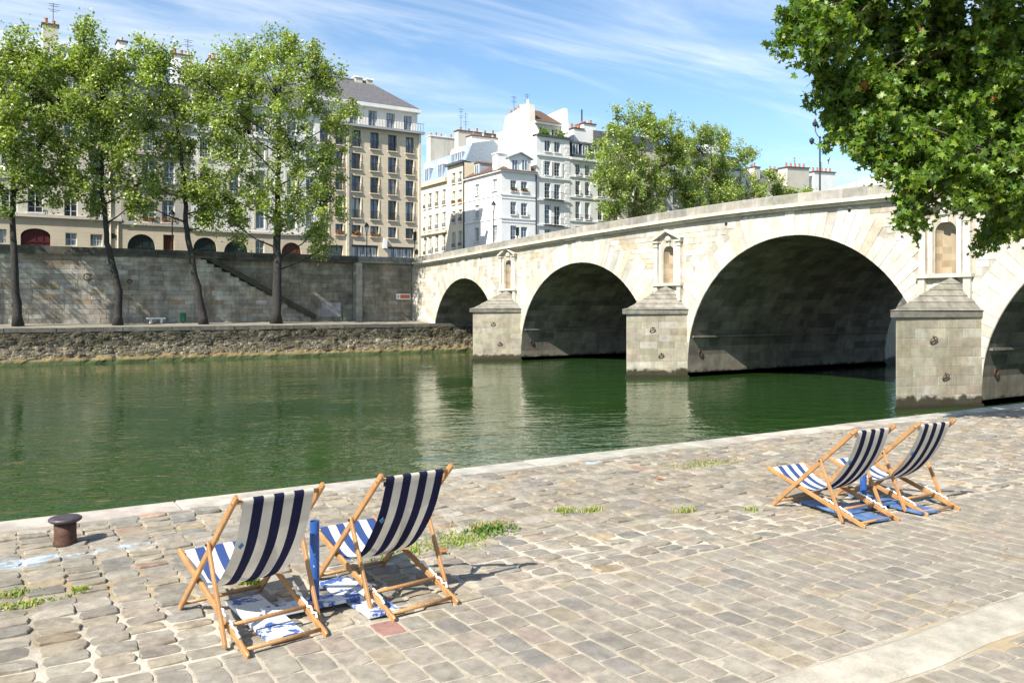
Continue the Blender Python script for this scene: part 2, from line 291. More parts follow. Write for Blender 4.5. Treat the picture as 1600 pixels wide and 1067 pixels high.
# ------------------------------------------------------------------ mesh helpers
class MB:
    def __init__(self): self.v = []; self.f = []; self.c = []; self.m = []
    def add(self, pts, faces, col=(1, 1, 1), mi=0):
        b = len(self.v); self.v.extend([tuple(p) for p in pts]); self.c.extend([col] * len(pts))
        for f in faces: self.f.append(tuple(b + i for i in f)); self.m.append(mi)
    def box(self, x0, x1, y0, y1, z0, z1, col=(1, 1, 1), mi=0):
        self.add([(x0, y0, z0), (x1, y0, z0), (x1, y1, z0), (x0, y1, z0), (x0, y0, z1), (x1, y0, z1), (x1, y1, z1), (x0, y1, z1)],
                 [(3, 2, 1, 0), (4, 5, 6, 7), (0, 1, 5, 4), (1, 2, 6, 5), (2, 3, 7, 6), (3, 0, 4, 7)], col, mi)
    def hexa(self, p, col=(1, 1, 1), mi=0):
        self.add(p, [(3, 2, 1, 0), (4, 5, 6, 7), (0, 1, 5, 4), (1, 2, 6, 5), (2, 3, 7, 6), (3, 0, 4, 7)], col, mi)
    def prism(self, poly, off, col=(1, 1, 1), mi=0):
        n = len(poly); off = Vector(off); a = [Vector(p) for p in poly]; b = [p + off for p in a]
        self.add(a + b, [tuple(range(n))[::-1], tuple(range(n, 2 * n))] + [(i, (i + 1) % n, n + (i + 1) % n, n + i) for i in range(n)], col, mi)
    def tube(self, path, rad, n=8, col=(1, 1, 1), mi=0, cap=True):
        path = [Vector(p) for p in path]; k = len(path); pts = []
        rad = rad if isinstance(rad, (list, tuple)) else [rad] * k
        up = None
        for i, p in enumerate(path):
            d = (path[min(i + 1, k - 1)] - path[max(i - 1, 0)]).normalized()
            if up is None: up = d.orthogonal().normalized()
            up = (up - d * up.dot(d)).normalized(); w = d.cross(up)
            for j in range(n):
                a = 2 * math.pi * j / n; pts.append(p + (up * math.cos(a) + w * math.sin(a)) * rad[i])
        fs = [(i * n + j, i * n + (j + 1) % n, (i + 1) * n + (j + 1) % n, (i + 1) * n + j) for i in range(k - 1) for j in range(n)]
        if cap: fs += [tuple(range(n))[::-1], tuple((k - 1) * n + j for j in range(n))]
        self.add(pts, fs, col, mi)
    def lathe(self, prof, at, n=12, col=(1, 1, 1), mi=0):
        pts = [(at[0] + r * math.cos(2 * math.pi * j / n), at[1] + r * math.sin(2 * math.pi * j / n), at[2] + z) for r, z in prof for j in range(n)]
        k = len(prof)
        fs = [(i * n + j, i * n + (j + 1) % n, (i + 1) * n + (j + 1) % n, (i + 1) * n + j) for i in range(k - 1) for j in range(n)]
        fs += [tuple(range(n))[::-1], tuple((k - 1) * n + j for j in range(n))]
        self.add(pts, fs, col, mi)
    def bar(self, a, b, w, h, up=(0, 0, 1), col=(1, 1, 1), mi=0, bev=.0):
        a = Vector(a); b = Vector(b); d = (b - a).normalized(); u = Vector(up); s = d.cross(u).normalized(); u = s.cross(d).normalized()
        pr = [(-w, -h), (w, -h), (w, h), (-w, h)] if not bev else [(-w + bev, -h), (w - bev, -h), (w, -h + bev), (w, h - bev), (w - bev, h), (-w + bev, h), (-w, h - bev), (-w, -h + bev)]
        pr = [(x / 2, y / 2) for x, y in pr] if not bev else [(-w / 2 + bev, -h / 2), (w / 2 - bev, -h / 2), (w / 2, -h / 2 + bev), (w / 2, h / 2 - bev), (w / 2 - bev, h / 2), (-w / 2 + bev, h / 2), (-w / 2, h / 2 - bev), (-w / 2, -h / 2 + bev)]
        n = len(pr); A = [a + s * x + u * y for x, y in pr]; B = [b + s * x + u * y for x, y in pr]
        self.add(A + B, [tuple(range(n))[::-1], tuple(range(n, 2 * n))] + [(i, (i + 1) % n, n + (i + 1) % n, n + i) for i in range(n)], col, mi)
    def mesh(self, name, mats, smooth=False):
        me = bpy.data.meshes.new(name); me.from_pydata(self.v, [], self.f)
        for m in (mats if isinstance(mats, (list, tuple)) else [mats]): me.materials.append(m)
        if len(me.materials) > 1: me.polygons.foreach_set('material_index', self.m)
        a = me.color_attributes.new('Col', 'FLOAT_COLOR', 'POINT'); arr = np.ones((len(self.v), 4), np.float32)
        if self.v: arr[:, :3] = np.array(self.c, np.float32); a.data.foreach_set('color', arr.ravel())
        if smooth: me.polygons.foreach_set('use_smooth', [True] * len(me.polygons))
        me.update(); return me
    def build(self, name, mats, parent=None, smooth=False, **kw): return link(name, self.mesh(name, mats, smooth), parent, **kw)
def link(name, me, parent=None, kind=None, loc=None, rotz=0, label=None, cat=None, group=None):
    o = bpy.data.objects.new(name, me); COL.objects.link(o)
    if parent is not None: o.parent = parent
    if loc is not None: o.location = loc
    if rotz: o.rotation_euler = (0, 0, rotz)
    if kind: o['kind'] = kind
    if label: o['label'] = label
    if cat: o['category'] = cat
    if group: o['group'] = group
    return o
def thing(name, label, cat, loc=(0, 0, 0), rotz=0, group=None): return link(name, None, None, loc=loc, rotz=rotz, label=label, cat=cat, group=group)
def np_mesh(name, verts, faces_flat, loop_tot, cols, mat):
    me = bpy.data.meshes.new(name); nv, nl, nf = len(verts), len(faces_flat), len(loop_tot)
    me.vertices.add(nv); me.vertices.foreach_set('co', np.asarray(verts, np.float32).ravel())
    me.loops.add(nl); me.loops.foreach_set('vertex_index', np.asarray(faces_flat, np.int32))
    st = np.concatenate([[0], np.cumsum(loop_tot)[:-1]]).astype(np.int32)
    me.polygons.add(nf); me.polygons.foreach_set('loop_start', st)
    me.materials.append(mat); me.update(calc_edges=True); me.validate()
    a = me.color_attributes.new('Col', 'FLOAT_COLOR', 'POINT'); arr = np.ones((nv, 4), np.float32); arr[:, :3] = cols; a.data.foreach_set('color', arr.ravel())
    return me
def vary(rng, c, v=.1, hue=.03):
    k = 1 + rng.uniform(-v, v); return tuple(max(.004, x * k * (1 + rng.uniform(-hue, hue))) for x in c)
def pick(rng, pal):
    r = rng.random() * sum(p[0] for p in pal)
    for w, c in pal:
        r -= w
        if r <= 0: return c
    return pal[-1][1]
def project(p):
    x = RC * p[0] - RS * p[1]; y = RS * p[0] + RC * p[1]
    if y < .2: return None
    return 800 + FPX * x / y, HZ - FPX * (p[2] - CH) / y, y
def parts_and_rest(blocks, name, restname, mat, parent, limit=300, minpx=0):
    """blocks: (builder(mb), size in photo px). The largest become parts, the others one stuff part"""
    blocks.sort(key=lambda b: -b[1]); rest = MB(); nr = 0
    for i, (fn, px) in enumerate(blocks):
        if i < limit and px > minpx: mb = MB(); fn(mb); mb.build(name, mat, parent)
        else: fn(rest); nr += 1
    if nr: rest.build(restname, mat, parent, kind='stuff')

# ================================================================== SETTING: river, quays, streets
rng = random.Random(7)
QZ = 2.70
mb = MB(); mb.add([(-400, 9.5, 0), (900, 9.5, 0), (900, 80.5, 0), (-400, 80.5, 0)], [(0, 1, 2, 3)])
river = mb.build('river_water', WATER, kind='structure')
mb = MB(); mb.add([(-700, -300, -1.5), (1500, -300, -1.5), (1500, 1500, -1.5), (-700, 1500, -1.5)], [(0, 1, 2, 3)])
mb.build('ground', EARTH, kind='structure')

# near quay: one mortar sheet, its river wall, coping stones; stones of the two pavings stand proud of the mortar
mb = MB()
mb.add([(-200, 9.2, QZ), (250, 9.2, QZ), (250, -60, QZ), (-200, -60, QZ)], [(3, 2, 1, 0)], (.4, .36, .3))
mb.add([(-200, 9.60, -1.2), (250, 9.60, -1.2), (250, 9.60, 2.5), (-200, 9.60, 2.5)], [(0, 1, 2, 3)], (.3, .28, .22))
quay = mb.build('quay', MORTAR, kind='structure')
x = -14.0; blocks = []
while x < 60:
    L = rng.uniform(1.0, 1.7); x1 = x + L - .012; zt = QZ + rng.uniform(.004, .016); c = vary(rng, (.41, .375, .32), .13); yo = rng.uniform(-.012, .012)
    def fn(mb, x=x, x1=x1, zt=zt, c=c, yo=yo):
        y0, y1 = 9.20 + yo, 9.66 + yo * .5; e = .018
        mb.add([(x, y0, 2.3), (x1, y0, 2.3), (x1, y1, 2.3), (x, y1, 2.3), (x, y0, zt - e), (x1, y0, zt - e), (x1, y1, zt - e * 1.6), (x, y1, zt - e * 1.6),
                (x + e * .6, y0 + e, zt), (x1 - e * .6, y0 + e, zt), (x1 - e * .6, y1 - e * 1.6, zt), (x + e * .6, y1 - e * 1.6, zt)],
               [(0, 1, 5, 4), (1, 2, 6, 5), (2, 3, 7, 6), (3, 0, 4, 7), (4, 5, 9, 8), (5, 6, 10, 9), (6, 7, 11, 10), (7, 4, 8, 11), (8, 9, 10, 11)], c)
    p = project(((x + x1) / 2, 9.4, QZ)); blocks.append((fn, 1.0 / p[2] if p else 0)); x += L
parts_and_rest(blocks, 'coping_stone', 'coping_row', COPE, quay, 70)

def paver(mb, cx, cy, hx, hy, h, n, jit, dome, tilt, rot, col, r, ex=9, drop=.0035, ins=.955):
    """one stone: skirt, chamfered rim, slightly domed and tilted worn top"""
    ca, sa = math.cos(rot), math.sin(rot); ring = []
    for i in range(n):
        a = 2 * math.pi * (i + .5) / n; a = math.atan2(math.sin(a) * 1.0, math.cos(a)); q = (abs(math.cos(a)) ** ex + abs(math.sin(a)) ** ex) ** (-1 / ex)
        px = math.cos(a) * q * hx * (1 + r.uniform(-jit, jit)); py = math.sin(a) * q * hy * (1 + r.uniform(-jit, jit)); ring.append((px, py))
    tx, ty = tilt; P = []
    def pt(px, py, z): P.append((cx + px * ca - py * sa, cy + px * sa + py * ca, QZ + z))
    for px, py in ring: pt(px * 1.03, py * 1.03, -.02)
    for px, py in ring: pt(px, py, max(-.012, h - drop - dome * .5 + px * tx + py * ty))
    for px, py in ring: pt(px * ins, py * (ins - .03), h + px * tx + py * ty + r.uniform(-1, 1) * (dome * .25 + .0012))
    pt(r.uniform(-.2, .2) * hx, r.uniform(-.2, .2) * hy, h + dome)
    F = [(i, (i + 1) % n, n + (i + 1) % n, n + i) for i in range(n)] + [(n + i, n + (i + 1) % n, 2 * n + (i + 1) % n, 2 * n + i) for i in range(n)] + [(2 * n + i, 2 * n + (i + 1) % n, 3 * n) for i in range(n)]
    mb.add(P, F, col)
SETTPAL = [(10, (.284, .250, .203)), (7, (.300, .263, .214)), (5, (.266, .238, .197)), (1.4, (.226, .207, .181)), (1.6, (.302, .255, .187)), (.9, (.294, .242, .198))]
COBPAL = [(10, (.300, .260, .205)), (7, (.320, .272, .205)), (7, (.268, .240, .198)), (2.5, (.228, .211, .184)), (1.4, (.335, .262, .170)), (.3, (.32, .225, .17)), (4, (.340, .305, .25))]
def size_px(cx, cy, hx, hy):
    p = project((cx, cy, QZ))
    if not p: return 0
    u, v, d = p
    if u < -60 or u > 1660 or v > 1130: return 0
    return 4 * hx * hy * FPX * FPX * (CH - QZ) / d ** 3
rough = link('cobbled_quay_paving', None, None, kind='structure'); neat = link('sett_lane_paving', None, None, kind='structure')
blocks = []
cx = -7.0
while cx < 46:                                            # rough cobbles: courses run across the quay
    cw = rng.uniform(.235, .285); y = 5.232 + rng.uniform(0, .03); far = cx > 14
    while y < 9.12:
        dy = rng.uniform(.15, .21); m = .5 * (1 - min(1, max(0, (y - 6.0) / 1.2)))
        gap = .010 + .034 * m * rng.random()
        hx, hy = (cw - gap * .9) / 2, (dy - gap) / 2; yy = min(y + dy / 2, 9.10)
        col = vary(rng, pick(rng, COBPAL), .15, .018)
        if 8.4 > y > 6.2 and abs(cx - 2) < 6: col = tuple(k * .97 for k in col)
        tl = (rng.gauss(0, .045), rng.gauss(0, .06)); h = rng.uniform(.004, .018); jt = .07 if y > 5.6 else .05; dm = rng.uniform(.001, .007); rt = rng.gauss(0, .05); sd = rng.random()
        ox, oy = rng.gauss(0, .012), rng.gauss(0, .006)
        def fn(mb, a=(cx + cw / 2 + ox, yy + oy, hx, hy, h, 12, jt, dm, tl, rt, col), sd=sd): paver(mb, *a, random.Random(sd), 6, .005, .945)
        blocks.append((fn, size_px(cx + cw / 2, yy, hx, hy))); y += dy
    cx += cw
parts_and_rest(blocks, 'cobblestone', 'cobble_field', COBBLE, rough, 300)
blocks = []
cx = -7.0
for (ya, yb, x0) in ((3.26, 5.23, -7.0), (-2.0, 2.83, -2.0)):  # smooth setts in even courses
    cx = x0
    while cx < 46:
        cw = rng.uniform(.178, .194); y = ya - rng.uniform(0, .2)
        while y < yb - .05:
            dy = rng.uniform(.225, .30); y0, y1 = max(y, ya), min(y + dy, yb)
            if y1 - y0 > .06:
                hx, hy = cw / 2 - .0060, (y1 - y0) / 2 - .0045; c = pick(rng, SETTPAL); col = vary(rng, c, .07, .01)
                cy = (y0 + y1) / 2; tl = (rng.gauss(0, .018), rng.gauss(0, .014)); h = rng.uniform(.003, .008); dm = rng.uniform(.0005, .002); sd = rng.random(); rt = rng.gauss(0, .012)
                if (cx + cw / 2 - 2.27) ** 2 + (cy - 5.05) ** 2 < .011: col = (.30, .165, .14)
                if (cx + cw / 2 - 1.62) ** 2 + (cy - 4.95) ** 2 < .012: col = (.16, .165, .165)
                def fn(mb, a=(cx + cw / 2, cy, hx, hy, h, 12, .035, dm, tl, rt, col), sd=sd): paver(mb, *a, random.Random(sd))
                blocks.append((fn, size_px(cx + cw / 2, cy, hx, hy)))
            y += dy
        cx += cw
parts_and_rest(blocks, 'paving_stone', 'sett_field', SETT, neat, 300)
x = -6.0; blocks = []
while x < 46:                                             # worn flush kerb between lane and ramp
    L = rng.uniform(1.5, 2.6); c = vary(rng, (.43, .39, .32), .07); zt = QZ + .02 + rng.uniform(0, .008)
    def fn(mb, x=x, L=L, c=c, zt=zt):
        n = 10; P = []
        for i in range(n + 1):
            xx = x + (L - .012) * i / n; w0, w1 = 2.86 + .015 * math.sin(xx * 5), 3.235 + .018 * math.sin(xx * 3.3 + 1)
            P += [(xx, w0, QZ - .05), (xx, w0, zt - .02), (xx, w0 + .04, zt), (xx, w1 - .05, zt + .003 * math.sin(xx * 9)), (xx, w1, zt - .02), (xx, w1, QZ - .05)]
        F = [(i * 6 + j, (i + 1) * 6 + j, (i + 1) * 6 + j + 1, i * 6 + j + 1) for i in range(n) for j in range(5)]
        mb.add(P, F + [(0, 1, 2, 3, 4, 5), tuple(n * 6 + j for j in range(6))[::-1]], c)
    p = project((x + L / 2, 3.05, QZ)); blocks.append((fn, 1 / p[2] if p else 0)); x += L
kerb = link('quay_kerb', None, None, kind='structure'); parts_and_rest(blocks, 'kerb_stone', 'kerb_row', COPE, kerb, 60)

# far bank: weedy sloping embankment, lower quay walk, retaining wall with parapet, street behind
S0, S1 = -70, 420; xs = np.concatenate([np.arange(S0, -6, 4), np.arange(-6, 66, .35), np.arange(66, 160, 1.5), np.arange(160, S1 + 1, 8)])
prof = [(78.85, -.6), (78.95, .0), (79.05, .22), (79.16, .45), (79.32, .75), (79.50, 1.1), (79.68, 1.5), (79.84, 1.9), (79.98, 2.3), (80.10, 2.62), (80.16, 2.72)]
mb = MB(); P = []
for x in xs:
    for (yy, z) in prof:
        k = mnoise.noise((x * .8, z * 1.3, 3.1)) * .20 + mnoise.noise((x * 2.2, z * 2.6, 1)) * .14; P.append((x, yy - k * (1 if 0 < z < 2.6 else .2), z + k * .25))
n = len(prof); mb.add(P, [(i * n + j, (i + 1) * n + j, (i + 1) * n + j + 1, i * n + j + 1) for i in range(len(xs) - 1) for j in range(n - 1)])
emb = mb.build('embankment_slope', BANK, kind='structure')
rr = random.Random(33); mb = MB()                          # loose rubble over the slope; dappled shade painted in as darker stones higher up
RUB = [(6, (.27, .23, .165)), (5, (.20, .168, .115)), (2.5, (.10, .088, .06)), (2, (.35, .31, .24)), (2, (.15, .14, .065))]
for _ in range(5200):
    x = rr.uniform(-8, 62) if rr.random() < .93 else rr.uniform(62, 130); z = .55 + 2.1 * rr.random() ** .9; y = float(np.interp(z, [q[1] for q in prof], [q[0] for q in prof])); sx, sz, sy = rr.uniform(.10, .34), rr.uniform(.05, .12), rr.uniform(.015, .06)
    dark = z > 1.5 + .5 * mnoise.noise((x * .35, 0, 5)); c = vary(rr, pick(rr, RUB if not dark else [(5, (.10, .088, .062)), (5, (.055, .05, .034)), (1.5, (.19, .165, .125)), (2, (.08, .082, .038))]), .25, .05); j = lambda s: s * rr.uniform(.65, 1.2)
    k = mnoise.noise((x * .8, z * 1.3, 3.1)) * .20 + mnoise.noise((x * 2.2, z * 2.6, 1)) * .14
    C_ = (x, y - k - .01, z); P = [(C_[0] - j(sx), C_[1], C_[2] - j(sz)), (C_[0] + j(sx), C_[1], C_[2] - j(sz)), (C_[0] + j(sx), C_[1] + .05, C_[2] + j(sz)), (C_[0] - j(sx), C_[1] + .05, C_[2] + j(sz))]
    Q = [(C_[0] + (a_ - C_[0]) * .6, C_[1] - j(sy), C_[2] + (c_ - C_[2]) * .65 + .02) for a_, b_, c_ in P]; mb.add(P + Q, [(0, 1, 5, 4), (1, 2, 6, 5), (2, 3, 7, 6), (3, 0, 4, 7), (4, 5, 6, 7)], c)
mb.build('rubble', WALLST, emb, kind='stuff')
blocks = []; x = -10.
while x < 130:
    L = rng.uniform(1.4, 2.2); c = vary(rng, (.15, .14, .118), .22)
    def fn(mb, x=x, L=L, c=c): mb.box(x, x + L - .03, 80.02 + rng.uniform(-.03, .03), 80.75, 2.66, 3.02 + rng.uniform(-.02, .02), c)
    p = project((x, 80, 3)); blocks.append((fn, 1 / p[2])); x += L
parts_and_rest(blocks, 'edge_stone', 'edge_row', DARKST, emb, 60)
mb = MB(); mb.add([(S0, 80.4, 3.0), (S1, 80.4, 3.0), (S1, 86.8, 3.32), (S0, 86.8, 3.32)], [(0, 1, 2, 3)]); mb.build('lower_quay_path', QUAYTOP, kind='structure')
mb = MB()
mb.add([(S0, 86.6, 9.30), (40.9, 86.6, 9.30), (40.9, 700, 9.30), (S0, 700, 9.30)], [(0, 1, 2, 3)])
mb.add([(40.9, 83, 9.304), (62.7, 83, 9.304), (62.7, 700, 9.304), (40.9, 700, 9.304)], [(0, 1, 2, 3)]); mb.add([(62.7, 86.6, 9.30), (S1 + 300, 86.6, 9.30), (S1 + 300, 700, 9.30), (62.7, 700, 9.30)], [(0, 1, 2, 3)])
mb.build('street', ASPHALT, kind='structure')

def face_block(mb, q, nrm, dep, col, ch=.02):
    """a stone on a wall: quad q (4 points), raised by dep along nrm with chamfered edges"""
    q = [Vector(p) for p in q]; c = sum(q, Vector()) / 4; nrm = Vector(nrm)
    top = [p + (c - p).normalized() * ch * 1.4 + nrm * dep for p in q]
    mb.add(q + top, [(0, 1, 5, 4), (1, 2, 6, 5), (2, 3, 7, 6), (3, 0, 4, 7), (4, 5, 6, 7)], col)
def coursed(blocks, p2w, nrm, spans, course, lens, pal, joint=.02, dep=(.015, .03), r=None, tint=None):
    """coursed masonry: spans(z) yields free intervals; p2w maps (t, z) to the world"""
    r = r or rng
    for (z0, z1) in course:
        for (a, b) in spans((z0 + z1) / 2):
            t = a
            while t < b - .08:
                L = min(r.uniform(*lens), b - t)
                if b - (t + L) < lens[0] * .4: L = b - t
                j = joint / 2; q = [p2w(t + j, z0 + j), p2w(t + L - j, z0 + j), p2w(t + L - j, z1 - j), p2w(t + j, z1 - j)]
                c = vary(r, pick(r, pal), .13, .03); d = r.uniform(*dep)
                if tint: c = tint(c, q, r)
                pr = project(((q[0][0] + q[2][0]) / 2, (q[0][1] + q[2][1]) / 2, 0)); area = L * (z1 - z0) / (pr[2] ** 2 if pr else 1e9)
                blocks.append(((lambda mb, q=q, c=c, d=d: face_block(mb, q, nrm, d, c)), area)); t += L
wall = thing('embankment_wall', 'tall weathered stone embankment wall across the river behind the row of poplars', 'wall', (10, 86, 3.2))
INV = wall.matrix_basis.inverted()
def rel(parent_loc): return lambda p: (p[0] - parent_loc[0], p[1] - parent_loc[1], p[2] - parent_loc[2])
wr = rel((10, 86, 3.2))
class MBo(MB):
    """mesh builder whose points are given in world space and stored relative to a thing's base"""
    def __init__(self, off): super().__init__(); self.off = off
    def mesh(self, *a, **k): self.v = [(p[0] - self.off[0], p[1] - self.off[1], p[2] - self.off[2]) for p in self.v]; return super().mesh(*a, **k)
def parts_rest_off(blocks, off, name, restname, mat, parent, limit=300):
    blocks.sort(key=lambda b: -b[1]); rest = MBo(off); nr = 0
    for i, (fn, px) in enumerate(blocks):
        if i < limit: mb = MBo(off); fn(mb); mb.build(name, mat, parent)
        else: fn(rest); nr += 1
    if nr: rest.build(restname, mat, parent, kind='stuff')
WOFF = (10, 86, 3.2)
stA, stB = (17.6, 10.0), (29.6, 3.45)                     # stair line on the wall: top and foot (x, z)
def stair_z(x): return stA[1] + (x - stA[0]) * (stB[1] - stA[1]) / (stB[0] - stA[0])
mb = MBo(WOFF)
mb.box(S0, stA[0], 86, 87, 2, 9.62, (.22, .20, .165)); mb.prism([(stA[0], 86, 2), (stB[0] + .6, 86, 2), (stB[0] + .6, 86, 3.3), (stA[0], 86, 9.62)], (0, 1.0, 0), (.22, .20, .165))
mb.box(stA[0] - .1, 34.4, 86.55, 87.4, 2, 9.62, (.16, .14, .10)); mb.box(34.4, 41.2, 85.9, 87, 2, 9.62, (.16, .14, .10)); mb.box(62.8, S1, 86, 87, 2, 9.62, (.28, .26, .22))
mb.build('wall_core', WALLST, wall)
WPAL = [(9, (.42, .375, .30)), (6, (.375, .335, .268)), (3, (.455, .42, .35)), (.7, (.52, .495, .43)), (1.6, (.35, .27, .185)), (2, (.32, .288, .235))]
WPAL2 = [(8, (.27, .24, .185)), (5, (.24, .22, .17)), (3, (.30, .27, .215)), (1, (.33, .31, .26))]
blocks = []
courses = []; z = 3.25
while z < 9.55: h = rng.choice((.34, .40, .46)); courses.append((z, min(z + h, 9.60))); z += h
def left_span(z):
    xe = stA[0] + (z - stA[1]) * (stB[0] - stA[0]) / (stB[1] - stA[1]) - .35; return [(-9, max(-8, min(xe, 29.6)))]
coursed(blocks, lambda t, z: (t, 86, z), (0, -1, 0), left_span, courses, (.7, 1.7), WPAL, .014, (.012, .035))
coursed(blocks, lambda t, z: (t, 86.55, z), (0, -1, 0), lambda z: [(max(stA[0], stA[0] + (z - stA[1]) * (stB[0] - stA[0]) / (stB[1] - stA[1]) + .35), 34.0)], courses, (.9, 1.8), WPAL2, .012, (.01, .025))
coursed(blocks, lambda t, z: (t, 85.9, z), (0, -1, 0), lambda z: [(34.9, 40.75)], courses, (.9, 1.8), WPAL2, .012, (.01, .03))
coursed(blocks, lambda t, z: (t, 86, z), (0, -1, 0), lambda z: [(104, 132)], courses[::2], (1.5, 3), [(1, (.36, .34, .30))], .02, (.02, .05))
parts_rest_off(blocks, WOFF, 'stone_block', 'stone_courses', WALLST, wall, 300)
mb = MBo(WOFF); dxs = stB[0] - stA[0]; dzs = stB[1] - stA[1]; nn = Vector((-dzs, 0, dxs)).normalized() * .5
mb.prism([(stA[0], 85.82, stA[1]), (stB[0], 85.82, stB[1]), (stB[0] + nn.x, 85.82, stB[1] + nn.z), (stA[0] + nn.x, 85.82, stA[1] + nn.z)][::-1], (0, .6, 0), (.075, .068, .048)); mb.build('stair_parapet', DARKST, wall)
for k in range(26):                                       # stair treads behind the sloping parapet
    xx = stA[0] + 1.0 + (dxs - 1.4) * k / 26; mb = MBo(WOFF); mb.box(xx, xx + .46, 86.40, 86.54, stair_z(xx) - 1.4, stair_z(xx) - .55, (.2, .18, .14)); mb.build('step', DARKST, wall)
for (xa, xb, yo) in ((S0, 34.35, 86.0), (34.35, 41.0, 85.6)):
    x = xa if xa > -50 else -9.0
    while x < xb - .1:
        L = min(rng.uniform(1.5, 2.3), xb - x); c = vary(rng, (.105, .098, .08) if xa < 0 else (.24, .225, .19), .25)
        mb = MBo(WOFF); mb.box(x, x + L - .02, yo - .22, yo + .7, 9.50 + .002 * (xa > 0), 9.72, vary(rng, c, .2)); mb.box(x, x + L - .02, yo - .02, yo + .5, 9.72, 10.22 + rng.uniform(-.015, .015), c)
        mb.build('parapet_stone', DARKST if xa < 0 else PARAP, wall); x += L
mb = MBo(WOFF); mb.box(S0, -9, 85.8, 86.6, 9.5, 10.2, (.12, .11, .09)); mb.box(63, S1, 85.8, 86.6, 9.5, 10.2, (.3, .28, .24)); mb.build('far_parapet', PARAP, wall)
mb = MBo(WOFF); mb.box(34.05, 34.75, 85.55, 86.6, 3.2, 9.5, (.34, .32, .27)); mb.build('buttress', PARAP, wall)
mb = MBo(WOFF); a = onW(502, 473, 86.5); b = onW(532, 495, 86.5); mb.box(a[0], b[0], 86.46, 86.5, b[1], a[1], (.36, .345, .34)); mb.build('rendered_panel', PARAP, wall)
for (u, v) in ((136, 433), (22, 478), (202, 440)):
    a = onW(u, v, 86); mb = MBo(WOFF); r = .30 if u == 136 else .18
    mb.tube([(a[0] + r * math.cos(t), 85.85 - .03, a[1] + r * math.sin(t)) for t in np.linspace(0, 2 * math.pi, 15)], .05, 6, mi=0); mb.build('mooring_ring', RUST, wall)

# ================================================================== BRIDGE
SF, SB = 40.8, 62.8
BOFF = (40.8, 44.0, 0)
bridge = thing('stone_arch_bridge', 'pale limestone bridge with round arches, pointed piers and niches spanning the river', 'bridge', BOFF)
ARCH = [(14.2, 8.2, .85, 7.7), (33.75, 8.65, .9, 8.12), (54.75, 8.65, .85, 7.48), (74.0, 6.6, .8, 6.8)]
PIERS = [(23.75, 1.35, 36.0), (44.25, 1.85, 36.95), (65.4, 2.0, 37.0)]
TOPW = [-12, 0, 14.4, 22, 27.8, 30.9, 35.4, 40.9, 47.3, 55.2, 64.9, 77.3, 86.5]; TOPZ = [9.5, 10.3, 10.95, 11.24, 11.36, 11.43, 11.52, 11.52, 11.40, 11.20, 10.90, 10.46, 10.25]
def ptop(w): return float(sum(np.interp(w + d, TOPW, TOPZ) for d in (-3, -1.5, 0, 1.5, 3)) / 5)
def ctop(w): return ptop(w) - .62
def cbot(w): return ptop(w) - 1.0
def inarch(w):
    for a in ARCH:
        if abs(w - a[0]) < a[1]: return a
    return None
NICHE = [(24.2, 'a'), (44.27, 'b'), (65.5, 'c')]; NHW, NZ0, NZS = .56, 6.45, 8.50
STC = (.39, .355, .295)
mbw = MBo(BOFF)
edges = set(np.round(np.arange(-12, 86.01, .3), 3).tolist())
for a in ARCH:
    edges |= {round(a[0] - a[1], 3), round(a[0] + a[1], 3)}; edges |= {round(a[0] + a[1] * math.cos(t), 3) for t in np.linspace(0, math.pi, 41)}
for w, _ in NICHE: edges |= {round(w - NHW, 3), round(w + NHW, 3)}; edges |= {round(w + NHW * math.cos(t), 3) for t in np.linspace(0, math.pi, 13)}
edges = sorted(edges)
def zlow(w, a): return -1.2 if a is None else a[2] + a[3] * math.sqrt(max(0, 1 - ((w - a[0]) / a[1]) ** 2))
def nz_top(w, nc): return NZS + math.sqrt(max(0, NHW ** 2 - (w - nc) ** 2))
for w0, w1 in zip(edges, edges[1:]):
    if w1 - w0 < 1e-4: continue
    a = inarch((w0 + w1) / 2); n = next((c for c, _ in NICHE if abs((w0 + w1) / 2 - c) < NHW), None)
    segs = [((zlow(w0, a), zlow(w1, a)), (cbot(w0) + .1, cbot(w1) + .1))]
    if n: segs = [((zlow(w0, a), zlow(w1, a)), (NZ0, NZ0)), ((nz_top(w0, n), nz_top(w1, n)), (cbot(w0) + .1, cbot(w1) + .1))]
    for (l, h) in segs: mbw.add([(SF, w0, l[0]), (SF, w1, l[1]), (SF, w1, h[1]), (SF, w0, h[0])], [(3, 2, 1, 0)], STC)
    l, h = (zlow(w0, a), zlow(w1, a)), (cbot(w0) + .1, cbot(w1) + .1); mbw.add([(SB, w0, l[0]), (SB, w1, l[1]), (SB, w1, h[1]), (SB, w0, h[0])], [(0, 1, 2, 3)], STC)
mbw.build('spandrel_wall', BRIDGE, bridge)
